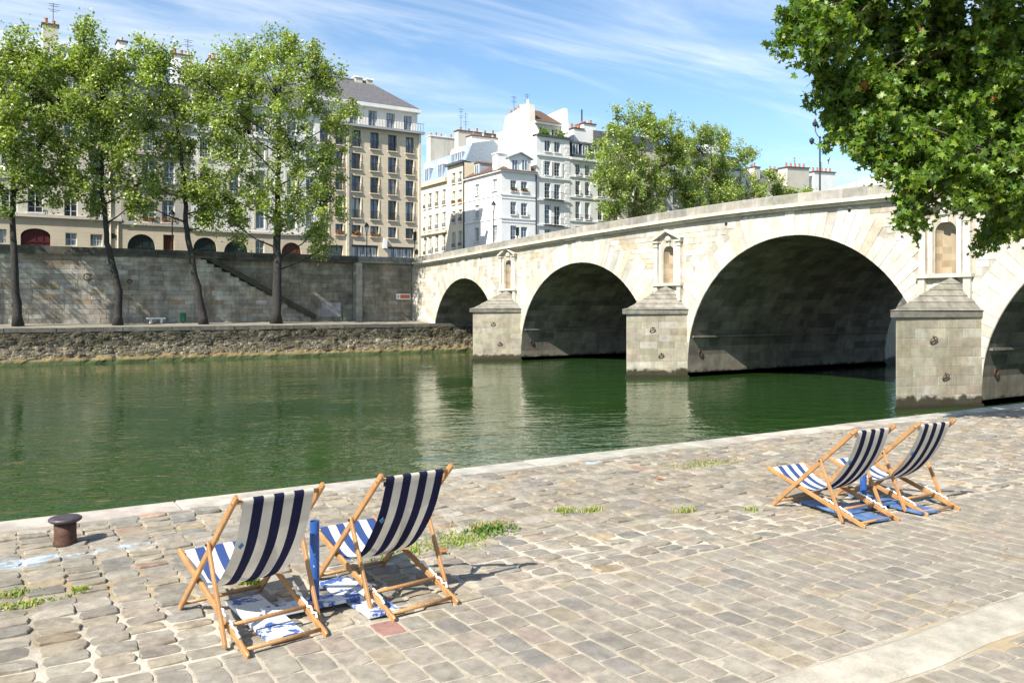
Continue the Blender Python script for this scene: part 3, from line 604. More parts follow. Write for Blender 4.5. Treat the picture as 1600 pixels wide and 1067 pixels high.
for a in ARCH:
    N, M = 44, 14; rr = random.Random(int(a[0])); mb = MBo(BOFF)
    for i in range(N):
        t0, t1 = math.pi * i / N, math.pi * (i + 1) / N; k = 0
        xx = SF
        while xx < SB - .05:
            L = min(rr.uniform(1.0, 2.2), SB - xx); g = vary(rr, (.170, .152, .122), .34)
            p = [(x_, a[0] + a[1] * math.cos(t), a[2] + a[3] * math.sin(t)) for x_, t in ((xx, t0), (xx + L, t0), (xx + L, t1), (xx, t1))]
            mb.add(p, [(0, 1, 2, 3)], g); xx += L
    for sgn in (-1, 1):                                   # pier flank under the springing and the ledge
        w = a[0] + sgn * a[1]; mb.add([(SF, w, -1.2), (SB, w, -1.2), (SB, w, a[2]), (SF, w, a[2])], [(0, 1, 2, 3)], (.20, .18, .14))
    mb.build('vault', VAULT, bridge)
    for sgn in (-1, 1):
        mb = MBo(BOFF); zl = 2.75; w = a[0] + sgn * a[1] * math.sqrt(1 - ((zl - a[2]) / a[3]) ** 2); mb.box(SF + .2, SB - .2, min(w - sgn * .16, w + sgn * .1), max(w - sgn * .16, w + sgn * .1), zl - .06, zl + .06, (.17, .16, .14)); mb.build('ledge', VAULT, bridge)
BPAL = [(9, (.51, .475, .41)), (7, (.555, .52, .455)), (2.8, (.475, .41, .32)), (1.0, (.43, .35, .25)), (1.8, (.42, .395, .345))]
def blocked(w, z, T=0):
    for a in ARCH:
        if z > a[2] and ((w - a[0]) / (a[1] + T)) ** 2 + ((z - a[2]) / (a[3] + T)) ** 2 < 1: return True
    for c, _ in NICHE:
        if abs(w - c) < 1.52 and 6.0 < z < 9.55: return True
        if abs(w - c) < 1.52 * (1 - (z - 9.55) / .75) and 9.5 < z < 10.3: return True
    return False
blocks = []; rb = random.Random(21)
for a in ARCH:                                            # radiating arch stones
    peri = math.pi * (a[1] + a[3]) / 2; N = int(peri / .50) | 1; w_p = [p for p in PIERS]
    for i in range(N):
        t0, t1 = math.pi * i / N, math.pi * (i + 1) / N; tm = (t0 + t1) / 2
        if math.sin(tm) < .18: continue
        T = rb.choice((1.3, 1.7, 2.1, 2.5)) if i % 2 else rb.choice((1.7, 2.1, 2.6, 3.0))
        def pt(t, r):
            nx, nz = math.cos(t) / a[1], math.sin(t) / a[3]; l = math.hypot(nx, nz); return a[0] + a[1] * math.cos(t) + nx / l * r, a[2] + a[3] * math.sin(t) + nz / l * r
        def bad(r):
            w, z = pt(tm, r)
            if z > cbot(w) - .10: return True
            for b in ARCH:
                if b is not a and abs(w - a[0]) > abs((a[0] * b[1] + b[0] * a[1]) / (a[1] + b[1]) - a[0]) and (w - a[0]) * (b[0] - a[0]) > 0: return True
            return any(abs(w - c) < 1.5 and 6.0 < z < 10.3 for c, _ in NICHE)
        while T > .3 and bad(T): T -= .1
        j = .012 / 1; dt = (t1 - t0) * .012
        q = [pt(t0 + dt, .012), pt(t1 - dt, .012), pt(t1 - dt, T), pt(t0 + dt, T)]
        zmx = min(cbot(q[2][0]), cbot(q[3][0])) - .03; q = [(SF, w, min(z, zmx)) for w, z in q]; c = vary(rb, pick(rb, BPAL[:3] + BPAL[4:]), .06, .02); d = rb.uniform(.032, .044)
        pr = project(q[0]); sz = T * .5 / pr[2] ** 2 if pr and pr[0] < 1750 else 0
        blocks.append(((lambda mb, q=q, c=c, d=d: face_block(mb, q[::-1], (-1, 0, 0), d, c, .009)), sz))
parts_rest_off(blocks, BOFF, 'arch_stone', 'arch_stone_rest', BRIDGE, bridge, 300)
blocks = []; courses = []; z = 3.0
while z < 11.2: h = rb.choice((.36, .42, .46)); courses.append((z, z + h)); z += h
def spans(z):
    res = []; st = None
    for w in np.arange(8, 86, .08):
        ok = not blocked(w, z, 1.85) and z + .25 < cbot(w)
        if ok and st is None: st = w
        if not ok and st is not None:
            if w - st > .25: res.append((st, w))
            st = None
    if st is not None: res.append((st, 85.9))
    return res
def under_cornice(c, q, r):                               # sooty run-off plus the cornice's shade, painted into the stones right below it
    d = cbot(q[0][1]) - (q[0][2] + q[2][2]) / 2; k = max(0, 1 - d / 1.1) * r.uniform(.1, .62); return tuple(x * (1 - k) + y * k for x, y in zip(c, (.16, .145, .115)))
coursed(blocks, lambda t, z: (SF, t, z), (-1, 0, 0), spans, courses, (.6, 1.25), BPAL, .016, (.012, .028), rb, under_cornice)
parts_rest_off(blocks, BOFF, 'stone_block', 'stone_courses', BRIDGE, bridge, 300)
for a in ARCH:                                            # flat pilaster strip over each crown
    mb = MBo(BOFF); mb.box(SF - .09, SF, a[0] - .34, a[0] + .34, a[2] + a[3] + .01, cbot(a[0]) - .01, (.57, .52, .44)); mb.build('keystone', BRIDGE, bridge)
w = -10.0
while w < 84.5:                                           # cornice and parapet, stone by stone
    L = rb.uniform(1.25, 1.75); w1 = min(w + L, 85.0) - .012; c = vary(rb, (.55, .50, .42), .10)
    mb = MBo(BOFF)
    for (x0, x1, f0, f1) in ((SF - .22, SF + .5, lambda q: cbot(q), lambda q: cbot(q) + .17), (SF - .48, SF + .5, lambda q: cbot(q) + .17, lambda q: ctop(q))):
        mb.hexa([(x0, w, f0(w)), (x1, w, f0(w)), (x1, w1, f0(w1)), (x0, w1, f0(w1)), (x0, w, f1(w)), (x1, w, f1(w)), (x1, w1, f1(w1)), (x0, w1, f1(w1))], c)
    mb.build('cornice_stone', BRIDGE, bridge); c = vary(rb, (.285, .268, .23), .2)
    mb = MBo(BOFF); wo = w + .4; w2 = wo + (w1 - w); e = .05
    mb.add([(SF - .06, wo, ctop(wo)), (SF + .4, wo, ctop(wo)), (SF + .4, w2, ctop(w2)), (SF - .06, w2, ctop(w2)),
            (SF - .06, wo, ptop(wo) - e), (SF + .4, wo, ptop(wo) - e), (SF + .4, w2, ptop(w2) - e), (SF - .06, w2, ptop(w2) - e),
            (SF + .0, wo, ptop(wo)), (SF + .34, wo, ptop(wo)), (SF + .34, w2, ptop(w2)), (SF + .0, w2, ptop(w2))],
           [(3, 0, 4, 7), (0, 1, 5, 4), (1, 2, 6, 5), (2, 3, 7, 6), (7, 4, 8, 11), (4, 5, 9, 8), (5, 6, 10, 9), (6, 7, 11, 10), (8, 9, 10, 11)], c)
    mb.build('parapet_stone', PARAP, bridge); w += L
mb = MBo(BOFF)
ws = np.arange(-12, 86.1, 2.0)
for w0, w1 in zip(ws, ws[1:]):
    mb.add([(SF + .3, w0, ctop(w0) - .12), (SB - .3, w0, ctop(w0) - .12), (SB - .3, w1, ctop(w1) - .12), (SF + .3, w1, ctop(w1) - .12)], [(0, 1, 2, 3)])
    mb.hexa([(SB - .4, w0, ctop(w0) - .5), (SB + .3, w0, ctop(w0) - .5), (SB + .3, w1, ctop(w1) - .5), (SB - .4, w1, ctop(w1) - .5), (SB - .4, w0, ptop(w0)), (SB + .1, w0, ptop(w0)), (SB + .1, w1, ptop(w1)), (SB - .4, w1, ptop(w1))])
mb.build('roadway', ASPHALT, bridge)
for (u, v) in ((1328, 329), (1135, 350), (752, 404)):
    y, z = onS(u, v, SF); mb = MBo(BOFF); mb.tube([(SF - .06, y, z), (SF + .05, y, z)], .10, 10); mb.build('drain_hole', BLACKP, bridge)

PPAL = [(8, (.36, .325, .255)), (6, (.34, .30, .23)), (2.2, (.42, .39, .33)), (2, (.32, .285, .21))]
for pi_, (wc, hw, sa) in enumerate(PIERS):
    pier = link('pier', None, bridge); mb = MBo(BOFF); base = (.33, .295, .225)
    for sgn, s0, tip in ((-1, SF, sa), (1, SB, SB + 4.6)):
        tri = [(s0, wc - hw, 0), (tip, wc, 0), (s0, wc + hw, 0)]
        if sgn > 0: tri = tri[::-1]
        P = [(x, y, z) for z in (-1.2, 4.30) for x, y, _ in tri]; mb.add(P, [(0, 3, 4, 1), (1, 4, 5, 2), (3, 5, 4)], base)
        k = 1.035; P = [(s0 - sgn * -.0 if i != 1 else tip + sgn * .13 * 1, wc + (y - wc) * 1.08, z) for z in (-1.2, .13) for i, (x, y, _) in enumerate(tri)]
        mb.add(P, [(0, 3, 4, 1), (1, 4, 5, 2), (3, 5, 4)], (.12, .11, .08))
    mb.add([(SF, wc - hw, -1.2), (SB, wc - hw, -1.2), (SB, wc - hw, .3), (SF, wc - hw, .3)], [(0, 1, 2, 3)], base)
    mb.build('shaft', PIER, pier)
    blocks = []; A = Vector((sa, wc, 0)); B = Vector((SF, wc - hw, 0)); Lf = (B - A).length; dv = (B - A) / Lf; nn = Vector((dv.y, -dv.x, 0)); nn = nn if nn.y < 0 else -nn
    crs = [(zz, zz + .42) for zz in np.arange(.16, 4.1, .45)]; crs = [(a_, min(b_ + .03, 4.28)) for a_, b_ in crs]
    coursed(blocks, lambda t, z: tuple(A + dv * t + Vector((0, 0, z))), nn, lambda z: [(.02, Lf - .01)], crs, (.75, 1.35), PPAL, .009, (.004, .012), rb)
    B2 = Vector((SF, wc + hw, 0)); dv2 = (B2 - A) / Lf; n2 = Vector((dv2.y, -dv2.x, 0)); n2 = n2 if n2.y > 0 else -n2
    coursed(blocks, lambda t, z: tuple(A + dv2 * t + Vector((0, 0, z))), -n2 * -1, lambda z: [(.02, Lf - .01)], crs, (.75, 1.35), PPAL, .009, (.004, .012), rb)
    parts_rest_off(blocks, BOFF, 'stone_block', 'stone_courses', PIER, pier, 300)
    levels = [1.06, 1.06, .93, .76, .59, .42, .25, .06]; zs = [4.30, 4.62, 4.72, 5.02, 5.32, 5.62, 5.92, 6.22]
    for i in range(len(zs) - 1):                          # stepped pyramid cap, course by course
        ka, kb = levels[i] + (.045 if i > 0 else 0), levels[i + 1] + (.02 if i > 0 else 0); mb = MBo(BOFF)
        if i == 0: kb = 1.06
        P = [(SF if j != 1 else SF - (SF - sa) * k - (.12 if i == 0 else 0), wc + (-1, 0, 1)[j] * hw * k, z) for k, z in ((ka, zs[i]), (kb, zs[i + 1] - .004)) for j in range(3)]
        mb.add(P, [(0, 3, 4, 1), (1, 4, 5, 2), (3, 5, 4), (0, 1, 2)], vary(rb, (.245, .228, .19) if i else (.20, .185, .155), .12)); mb.build('cap_stone', CAPST, pier)
    for (t, z, r) in ((Lf * .42, 3.2, .17), (Lf * .56, 1.45, .16)):
        p = A + dv * t + nn * .07; mb = MBo(BOFF)
        mb.tube([tuple(p + dv * (r * math.cos(q) + .05 * math.sin(q)) + Vector((0, 0, z + r * math.sin(q))) + nn * .05 * math.sin(q)) for q in np.linspace(0, 2 * math.pi, 17)], .024, 6); mb.box(p.x - .03, p.x + .03, p.y - .02, p.y + .04, z + r - .02, z + r + .05); mb.build('mooring_ring', RUST, pier)
    for s_ in (SF + 1.1, SF + 6.0, SF + 11):
        a = min(ARCH, key=lambda q: abs(q[0] + q[1] - (wc - hw))); z = 1.6 if s_ < SF + 2 else 3.6; w = a[0] + a[1] * math.sqrt(1 - ((z - a[2]) / a[3]) ** 2) - .06; mb = MBo(BOFF)
        mb.tube([(s_ + .16 * math.cos(q), w, z + .16 * math.sin(q)) for q in np.linspace(0, 2 * math.pi, 15)], .035, 6); mb.build('mooring_ring', RUST, pier)
for wc, _ in NICHE:
    nich = link('niche', None, bridge); mb = MBo(BOFF); n = 12; D = .55
    ring = lambda z, k=1.0: [(SF + D * math.sin(t) * 1.0, wc + NHW * math.cos(t), z) for t in np.linspace(0, math.pi, n + 1)]
    zz = list(np.linspace(NZ0, NZS, 7)); rows = [ring(z) for z in zz]
    for q in np.linspace(0, math.pi / 2, 6)[1:]: rows.append([(SF + D * math.sin(t) * math.cos(q), wc + NHW * math.cos(t) * math.cos(q), NZS + NHW * math.sin(q)) for t in np.linspace(0, math.pi, n + 1)])
    for i in range(len(rows) - 1):
        for j in range(0, n, 3):
            c = vary(rb, (.33, .262, .175) if i < 6 else (.30, .265, .205), .22)
            for jj in range(j, j + 3): mb.add([rows[i][jj], rows[i][jj + 1], rows[i + 1][jj + 1], rows[i + 1][jj]], [(0, 1, 2, 3)], c)
    mb.add(ring(NZ0), [tuple(range(n + 1))], (.5, .46, .38)); mb.build('niche_bowl', BRIDGE, nich)
    for sg in (-1, 1):
        mb = MBo(BOFF); c = vary(rb, (.60, .56, .48), .06)
        mb.box(SF - .14, SF + .01, min(wc + sg * .62, wc + sg * .86), max(wc + sg * .62, wc + sg * .86), 6.42, 9.2, c); mb.box(SF - .20, SF + .01, min(wc + sg * .98, wc + sg * 1.32), max(wc + sg * .98, wc + sg * 1.32), 6.42, 8.98, c)
        mb.box(SF - .25, SF + .01, min(wc + sg * .94, wc + sg * 1.36), max(wc + sg * .94, wc + sg * 1.36), 8.98, 9.28, vary(rb, (.46, .43, .37), .1)); mb.build('pilaster', BRIDGE, nich)
        mb = MBo(BOFF); mb.box(SF - .34, SF + .01, min(wc + sg * .80, wc + sg * 1.46), max(wc + sg * .80, wc + sg * 1.46), 9.28, 9.42, (.42, .39, .33))
        a, b = Vector((SF - .17, wc + sg * 1.50, 9.47)), Vector((SF - .17, wc, 10.12)); mb.bar(a, b, .36, .17, (0, 0, 1), (.50, .465, .40)); mb.build('pediment', BRIDGE, nich)
    mb = MBo(BOFF); mb.lathe([(.05, -.22), (.26, -.1), (.28, .05), (.18, .22), (.05, .26)], (SF - .02, wc, 9.48), 10, (.5, .47, .40)); mb.box(SF - .12, SF + .005, wc - .16, wc + .16, 9.0, 9.3, (.56, .52, .44)); mb.build('carved_boss', BRIDGE, nich)
    mb = MBo(BOFF); mb.box(SF - .32, SF + .01, wc - 1.46, wc + 1.46, 6.24, 6.42, (.52, .48, .41)); mb.build('sill', BRIDGE, nich)
    for sg in (-1, 1):
        mb = MBo(BOFF); mb.box(SF - .22, SF + .01, min(wc + sg * 1.0, wc + sg * 1.36), max(wc + sg * 1.0, wc + sg * 1.36), 5.2, 6.24, (.50, .47, .40)); mb.build('bracket', BRIDGE, nich)

# ================================================================== BUILDINGS across the river
STREET = 9.30
class Fac:
    def __init__(self, parent, off, plane, pos): self.parent, self.off, self.plane, self.pos = parent, off, plane, pos
    def P(self, a, z, d): return (a, self.pos + d, z) if self.plane == 'W' else (self.pos + d, a, z)
    def box(self, mb, a0, a1, z0, z1, d0, d1, mi=0):
        p = self.P; mb.hexa([p(a0, z0, d0), p(a1, z0, d0), p(a1, z0, d1), p(a0, z0, d1), p(a0, z1, d0), p(a1, z1, d0), p(a1, z1, d1), p(a0, z1, d1)], (1, 1, 1), mi)
    def px(self, u0, u1, v0, v1):
        f = onW if self.plane == 'W' else onS
        if self.plane == 'W':
            um, vm = (u0 + u1) / 2, (v0 + v1) / 2; a0, a1 = f(u0, vm, self.pos)[0], f(u1, vm, self.pos)[0]
        else:
            um, vm = (u0 + u1) / 2, (v0 + v1) / 2; a0, a1 = f(u0, vm, self.pos)[0], f(u1, vm, self.pos)[0]
        z1, z0 = f(um, v0, self.pos)[1], f(um, v1, self.pos)[1]
        return (min(a0, a1), max(a0, a1), z0, z1)
    def wall(self, a0, a1, z0, z1, holes, mat, depth=.28, name='facade_wall', body=6.0):
        mb = MBo(self.off); p = self.P
        H = [h[:4] for h in holes]
        xs = sorted({round(x, 3) for x in [a0, a1] + [h[0] for h in H] + [h[1] for h in H] if a0 - 1e-3 <= x <= a1 + 1e-3}); zs = sorted({round(x, 3) for x in [z0, z1] + [h[2] for h in H] + [h[3] for h in H] if z0 - 1e-3 <= x <= z1 + 1e-3})
        for i in range(len(xs) - 1):
            for j in range(len(zs) - 1):
                cx, cz = (xs[i] + xs[i + 1]) / 2, (zs[j] + zs[j + 1]) / 2
                if any(h[0] < cx < h[1] and h[2] < cz < h[3] for h in H): continue
                mb.add([p(xs[i], zs[j], 0), p(xs[i + 1], zs[j], 0), p(xs[i + 1], zs[j + 1], 0), p(xs[i], zs[j + 1], 0)], [(0, 1, 2, 3)])
        for h in holes:
            b0, b1, y0, y1 = h[:4]; o = h[4] if len(h) > 4 else {}
            if o.get('arch'):
                rise = min((b1 - b0) / 2, (y1 - y0) * .8) * o.get('rise', 1); zc = y1 - rise; c = (b0 + b1) / 2; r = (b1 - b0) / 2
                cv = [(c + r * math.cos(t), zc + rise * math.sin(t)) for t in np.linspace(math.pi, 0, 13)]
                for k in range(12):
                    cor = (b0, y1) if k < 6 else (b1, y1)
                    mb.add([p(*cor, 0), p(*cv[k], 0), p(*cv[k + 1], 0)], [(0, 1, 2)]); mb.add([p(*cv[k], 0), p(*cv[k + 1], 0), p(*cv[k + 1], depth), p(*cv[k], depth)], [(0, 1, 2, 3)])
                mb.add([p(b0, y1, 0), p(c, y1, 0), p(b1, y1, 0)], [(0, 1, 2)]) if False else None
                sides = [(b0, y0, b0, zc), (b1, y0, b1, zc), (b0, y0, b1, y0)]
            else: sides = [(b0, y0, b0, y1), (b1, y0, b1, y1), (b0, y0, b1, y0), (b0, y1, b1, y1)]
            for (q0, w0, q1, w1) in sides: mb.add([p(q0, w0, 0), p(q1, w1, 0), p(q1, w1, depth), p(q0, w0, depth)], [(0, 1, 2, 3)])
        if body:                                          # flank walls, back and lid of the block behind the front
            for a in (a0, a1): mb.add([p(a, z0, 0), p(a, z1, 0), p(a, z1, body), p(a, z0, body)], [(0, 1, 2, 3)])
            mb.add([p(a0, z1, 0), p(a1, z1, 0), p(a1, z1, body), p(a0, z1, body)], [(0, 1, 2, 3)]); mb.add([p(a0, z0, body), p(a1, z0, body), p(a1, z1, body), p(a0, z1, body)], [(0, 1, 2, 3)])
        mb.build(name, mat, self.parent)
        for h in holes: self.window(*h[:4], depth, h[4] if len(h) > 4 else {})
    def window(self, a0, a1, z0, z1, depth, o):
        fm, gm = o.get('frame', WHITEF), o.get('glass') or (GLASS, GLASSB, GLASSC, GLASSC)[int(abs(a0 * 7.3 + z0 * 3.1)) % 4]; d = depth - .06; b = o.get('bar', .075); p = self.P; mb = MBo(self.off)
        W_, Hh = a1 - a0, z1 - z0
        if o.get('door'):
            rise = min(W_ / 2, Hh * .8) if o.get('arch') else 0; zc = z1 - rise; c = (a0 + a1) / 2
            poly = [(a0, z0), (a1, z0)] + ([(c + W_ / 2 * math.cos(t), zc + rise * math.sin(t)) for t in np.linspace(0, math.pi, 13)] if rise else [(a1, z1), (a0, z1)])
            mb.add([p(x, z, depth) for x, z in poly], [tuple(range(len(poly)))]); 
            for k in (.25, .5, .75): self.box(mb, a0 + W_ * k - .03, a0 + W_ * k + .03, z0, zc + rise * .7, depth - .05, depth + .01)
            self.box(mb, a0 + .05, a1 - .05, zc - .06, zc + .06, depth - .06, depth + .01); mb.build('door', o['door'], self.parent); return
        if o.get('shop'):
            self.box(mb, a0, a1, z1 - .25, z1, depth - .1, depth); 
            for k in range(5): x = a0 + (W_ - .08) * k / 4; self.box(mb, x, x + .08, z0, z1 - .25, depth - .08, depth)
        else:
            self.box(mb, a0, a1, z1 - b, z1, d, d + .06); self.box(mb, a0, a1, z0, z0 + b, d, d + .06); self.box(mb, a0, a0 + b, z0 + b, z1 - b, d, d + .06); self.box(mb, a1 - b, a1, z0 + b, z1 - b, d, d + .06)
            for k in range(1, o.get('nx', 2)): x = a0 + W_ * k / o.get('nx', 2); self.box(mb, x - b * .55, x + b * .55, z0 + b, z1 - b, d - .01, d + .05)
            for k in range(1, o.get('nz', 3)): z = z0 + Hh * k / o.get('nz', 3); self.box(mb, a0 + b, a1 - b, z - b * .3, z + b * .3, d + .005, d + .045)
        w = mb.build('window', fm, self.parent); mb = MBo(self.off)
        if o.get('arch'):
            rise = min(W_ / 2, Hh * .8) * o.get('rise', 1); c = (a0 + a1) / 2; mb.add([p(a0, z0, depth), p(a1, z0, depth)] + [p(c + W_ / 2 * math.cos(t), z1 - rise + rise * math.sin(t), depth) for t in np.linspace(0, math.pi, 11)], [tuple(range(13))])
        else: mb.add([p(a0, z0, depth), p(a1, z0, depth), p(a1, z1, depth), p(a0, z1, depth)], [(0, 1, 2, 3)])
        mb.build('pane', gm, w)
        if o.get('sill', 1): mb = MBo(self.off); self.box(mb, a0 - .1, a1 + .1, z0 - .14, z0 - .003, -.20, depth - .08); mb.build('sill', o.get('sillm', PL_LIGHT), w)
        if o.get('rail'):
            mb = MBo(self.off); h = o.get('railh', .9); q = .17 if not o.get('balcony') else .55; e = 0 if not o.get('balcony') else .25
            self.box(mb, a0 - e, a1 + e, z0 + h, z0 + h + .05, -q, -q + .05); self.box(mb, a0 - e, a1 + e, z0 + .08, z0 + .12, -q, -q + .04)
            for k in range(9): x = a0 - e + (W_ + 2 * e - .025) * k / 8; self.box(mb, x, x + .025, z0 + .12, z0 + h, -q + .01, -q + .035)
            if e: self.box(mb, a0 - e - .1, a1 + e + .1, z0 - .26, z0 - .15, -q - .06, 0)
            mb.build('railing', o.get('railm', IRON), w)
        if o.get('shutters'):
            for (x0, x1) in ((a0 - W_ * .42, a0 - .03), (a1 + .03, a1 + W_ * .42)):
                mb = MBo(self.off); self.box(mb, x0, x1, z0, z1, -.06, -.005)
                for k in range(8): zz = z0 + Hh * (k + .3) / 8; self.box(mb, x0 + .05, x1 - .05, zz, zz + Hh * .07, -.085, -.062)
                mb.build('shutter', WHITEF, w)
        if o.get('flowers'):
            mb = MBo(self.off); self.box(mb, a0, a1, z0, z0 + .22, -.19, -.02); mb.build('planter', TERRA, w); mb = MBo(self.off); r_ = random.Random(int(a0 * 31 + z0))
            for k in range(60):
                c = Vector(p(r_.uniform(a0, a1), z0 + .24 + abs(r_.gauss(0, .12)), r_.uniform(-.28, .02))); a = Vector((r_.gauss(0, .09), r_.gauss(0, .09), r_.gauss(0, .09))); b2 = Vector((r_.gauss(0, .09), r_.gauss(0, .09), r_.gauss(0, .09)))
                mb.add([c - a, c + b2, c + a], [(0, 1, 2)], (.06, .13, .02) if k % 4 else o['flowers'])
            mb.build('window_plant', GRASSM, w)
    def band(self, a0, a1, z, h, out, mat, name='string_course'): mb = MBo(self.off); self.box(mb, a0, a1, z, z + h, -out, .02); mb.build(name, mat, self.parent)
def chimney(parent, off, x0, x1, y0, y1, z0, z1, pots, mat=PL_CHIM, cap=BROWNTILE, potm=TERRA, along='x', taper=0):
    mb = MBo(off); k = taper; mb.hexa([(x0, y0, z0), (x1, y0, z0), (x1, y1, z0), (x0, y1, z0), (x0 + k, y0, z1), (x1 - k, y0, z1), (x1 - k, y1, z1), (x0 + k, y1, z1)]); c = mb.build('chimney', mat, parent)
    mb = MBo(off); mb.box(x0 + k - .12, x1 - k + .12, y0 - .12, y1 + .12, z1, z1 + .16); mb.build('chimney_cap', cap, c)
    for i in range(pots):
        t = (i + .5) / pots; px_ = x0 + k + (x1 - x0 - 2 * k) * t if along == 'x' else (x0 + x1) / 2; py = y0 + (y1 - y0) * t if along == 'y' else (y0 + y1) / 2; r_ = random.Random(int(px_ * 97 + py * 31)); h = r_.uniform(.45, .85)
        mb = MBo(off); mb.lathe([(.17, 0), (.15, h * .85), (.18, h * .87), (.18, h)], (px_, py, z1 + .16), 8); mb.build('chimney_pot', potm if r_.random() < .8 else PL_CREAM, c)
    return c
def antenna(parent, off, x, y, z, h):
    mb = MBo(off); mb.tube([(x, y, z), (x, y, z + h)], .035, 5)
    for k, (l, q) in enumerate(((.9, .95), (.7, .86), (1.0, .70), (.6, .62))): mb.tube([(x - l * .5, y, z + h * q), (x + l * .7, y + .2, z + h * q + .05)], .025, 4)
    mb.build('antenna', IRON, parent)
def roof(parent, off, prof, a0, a1, plane, mat, name='roof', hip0=0, hip1=0):
    """prof: (depth, z) outline of the roof, run from a0 to a1; hips pull the upper points in"""
    mb = MBo(off); zt = max(z for d, z in prof); zb = min(z for d, z in prof); A, B = [], []
    for d, z in prof:
        k = (z - zb) / max(.01, zt - zb); A.append((a0 + hip0 * k, d, z)); B.append((a1 - hip1 * k, d, z))
    f = (lambda q: q) if plane == 'W' else (lambda q: (q[1], q[0], q[2]))
    n = len(prof); mb.add([f(q) for q in A + B], [(i, i + 1, n + i + 1, n + i) for i in range(n - 1)] + [tuple(range(n)), tuple(range(n, 2 * n)), (0, n - 1, 2 * n - 1, n)]); mb.build(name, mat, parent)
def dormer(F, a0, a1, z0, z1, d0, d1, cheek, frame=WHITEF, arch=False, roofm=SLATE):
    mb = MBo(F.off); F.box(mb, a0 - .18, a1 + .18, z0 - .1, z1 + .1, d0, d1); dm = mb.build('dormer', cheek, F.parent)
    mb = MBo(F.off); c = (a0 + a1) / 2
    if arch:
        r_ = (a1 - a0) / 2 + .22; pts = [F.P(c + r_ * math.cos(t), z1 - r_ * .2 + r_ * math.sin(t), d0 - .08) for t in np.linspace(0, math.pi, 11)]; mb.prism(pts, Vector(F.P(0, 0, d1 - d0 + .1)) - Vector(F.P(0, 0, 0)))
    else: p = F.P; mb.prism([p(a0 - .32, z1 + .10, d0 - .12), p(a1 + .32, z1 + .10, d0 - .12), p(c, z1 + .10 + (a1 - a0) * .32, d0 - .12)], Vector(p(0, 0, d1 - d0 + .1)) - Vector(p(0, 0, 0)))
    mb.build('dormer_roof', frame if arch else roofm, dm)
    mb = MBo(F.off); b = .09; F.box(mb, a0, a1, z1 - b, z1, d0 - .06, d0 - .005); F.box(mb, a0, a1, z0, z0 + b, d0 - .06, d0 - .005); F.box(mb, a0, a0 + b, z0 + b, z1 - b, d0 - .06, d0 - .005); F.box(mb, a1 - b, a1, z0 + b, z1 - b, d0 - .06, d0 - .005); F.box(mb, c - .05, c + .05, z0 + b, z1 - b, d0 - .06, d0 - .005); mb.build('dormer_frame', frame, dm)
    mb = MBo(F.off); mb.add([F.P(a0, z0, d0 - .02), F.P(a1, z0, d0 - .02), F.P(a1, z1, d0 - .02), F.P(a0, z1, d0 - .02)], [(0, 1, 2, 3)]); mb.build('dormer_pane', GLASSB, dm)
def wins(F, rects, **o): return [F.px(*r) + (dict(o),) for r in rects]
FW = 100.0
rw = random.Random(5)
# --- A: cream house at the left edge, red arched gateway, slate mansard
off = (0, FW, STREET); A = thing('apartment_house', 'cream house at the far left with a dark red arched gateway and slate mansard roof', 'house', off)
F = Fac(A, off, 'W', FW); xa, xb = -8.0, onW(190, 300, FW)[0] - .02; zg = onW(100, 340, FW)[1]; ze = onW(95, 158, FW)[1]
def grid(cols, rows): return [(u0, u1, v0, v1) for (u0, u1) in cols for (v0, v1) in rows]
Wn = wins(F, [(32, 79, 357, 392)], arch=1, rise=.6, door=REDDOOR) + wins(F, [(102, 120, 364, 384), (141, 160, 366, 385)], sill=0, nz=2) + wins(F, [(-8, 10, 358, 380)], sill=0, frame=GREYF)
up = grid([(100, 121), (140, 158)], [(298, 340), (232, 274), (183, 213)]) + grid([(2, 27), (43, 67)], [(296, 332), (228, 270), (180, 210)]) + grid([(-42, -20)], [(296, 332), (228, 270), (180, 210)])
Wu = []
for i, r in enumerate(up): Wu += wins(F, [r], nz=4, glass=GLASSB if i % 3 else GLASS, frame=WHITEF, rail=i % 2, railh=.6)
F.wall(xa, xb, STREET, zg, Wn, PL_SAND, name='ground_floor_wall'); F.wall(xa, xb, zg, ze, Wu, PL_CREAM)
F.band(xa, xb, zg - .12, .30, .30, PL_CREAM); F.band(xa, xb, onW(95, 285, FW)[1], .18, .14, PL_CREAM); F.band(xa, xb, ze - .1, .42, .42, PL_CREAM, 'cornice')
z1 = onW(40, 84, 101)[1]; zt = onW(40, 54, 103)[1]
roof(A, off, [(FW + .2, ze + .3), (FW + 1.6, z1), (FW + 10, z1 + .01), (FW + 11, ze + .3)], xa, xb, 'W', SLATE, 'mansard_roof'); roof(A, off, [(FW + 1.3, z1 + .02), (FW + 1.35, z1 + .14), (FW + 5.5, zt + .3), (FW + 10, z1 + .02)], xa, xb, 'W', ZINC, 'zinc_roof')
for u in (15, 60, 105, 150): x = onW(u, 140, FW)[0]; dormer(F, x - .6, x + .6, ze + .9, ze + 2.8, .7, 2.5, DARKSLATE)
a = onW(66, 60, 103); b = onW(90, 60, 103); chimney(A, off, a[0], b[0], 102.4, 103.8, zt - 2, onW(78, 42, 103)[1], 2); antenna(A, off, onW(83, 40, 103)[0], 103, onW(83, 40, 103)[1], 2.4)
a = onW(183, 90, 103); b = onW(197, 90, 103); chimney(A, off, a[0], b[0], 102.4, 104, ze, onW(190, 68, 103)[1], 1, PL_WHITE)
mb = MBo(off); mb.tube([(xb - 1.1, FW - .08, STREET), (xb - 1.1, FW - .08, ze)], .09, 6); mb.tube([(xb - .35, FW - .08, STREET), (xb - .35, FW - .08, zg)], .08, 6); mb.build('downpipe', STEELPIPE, A)
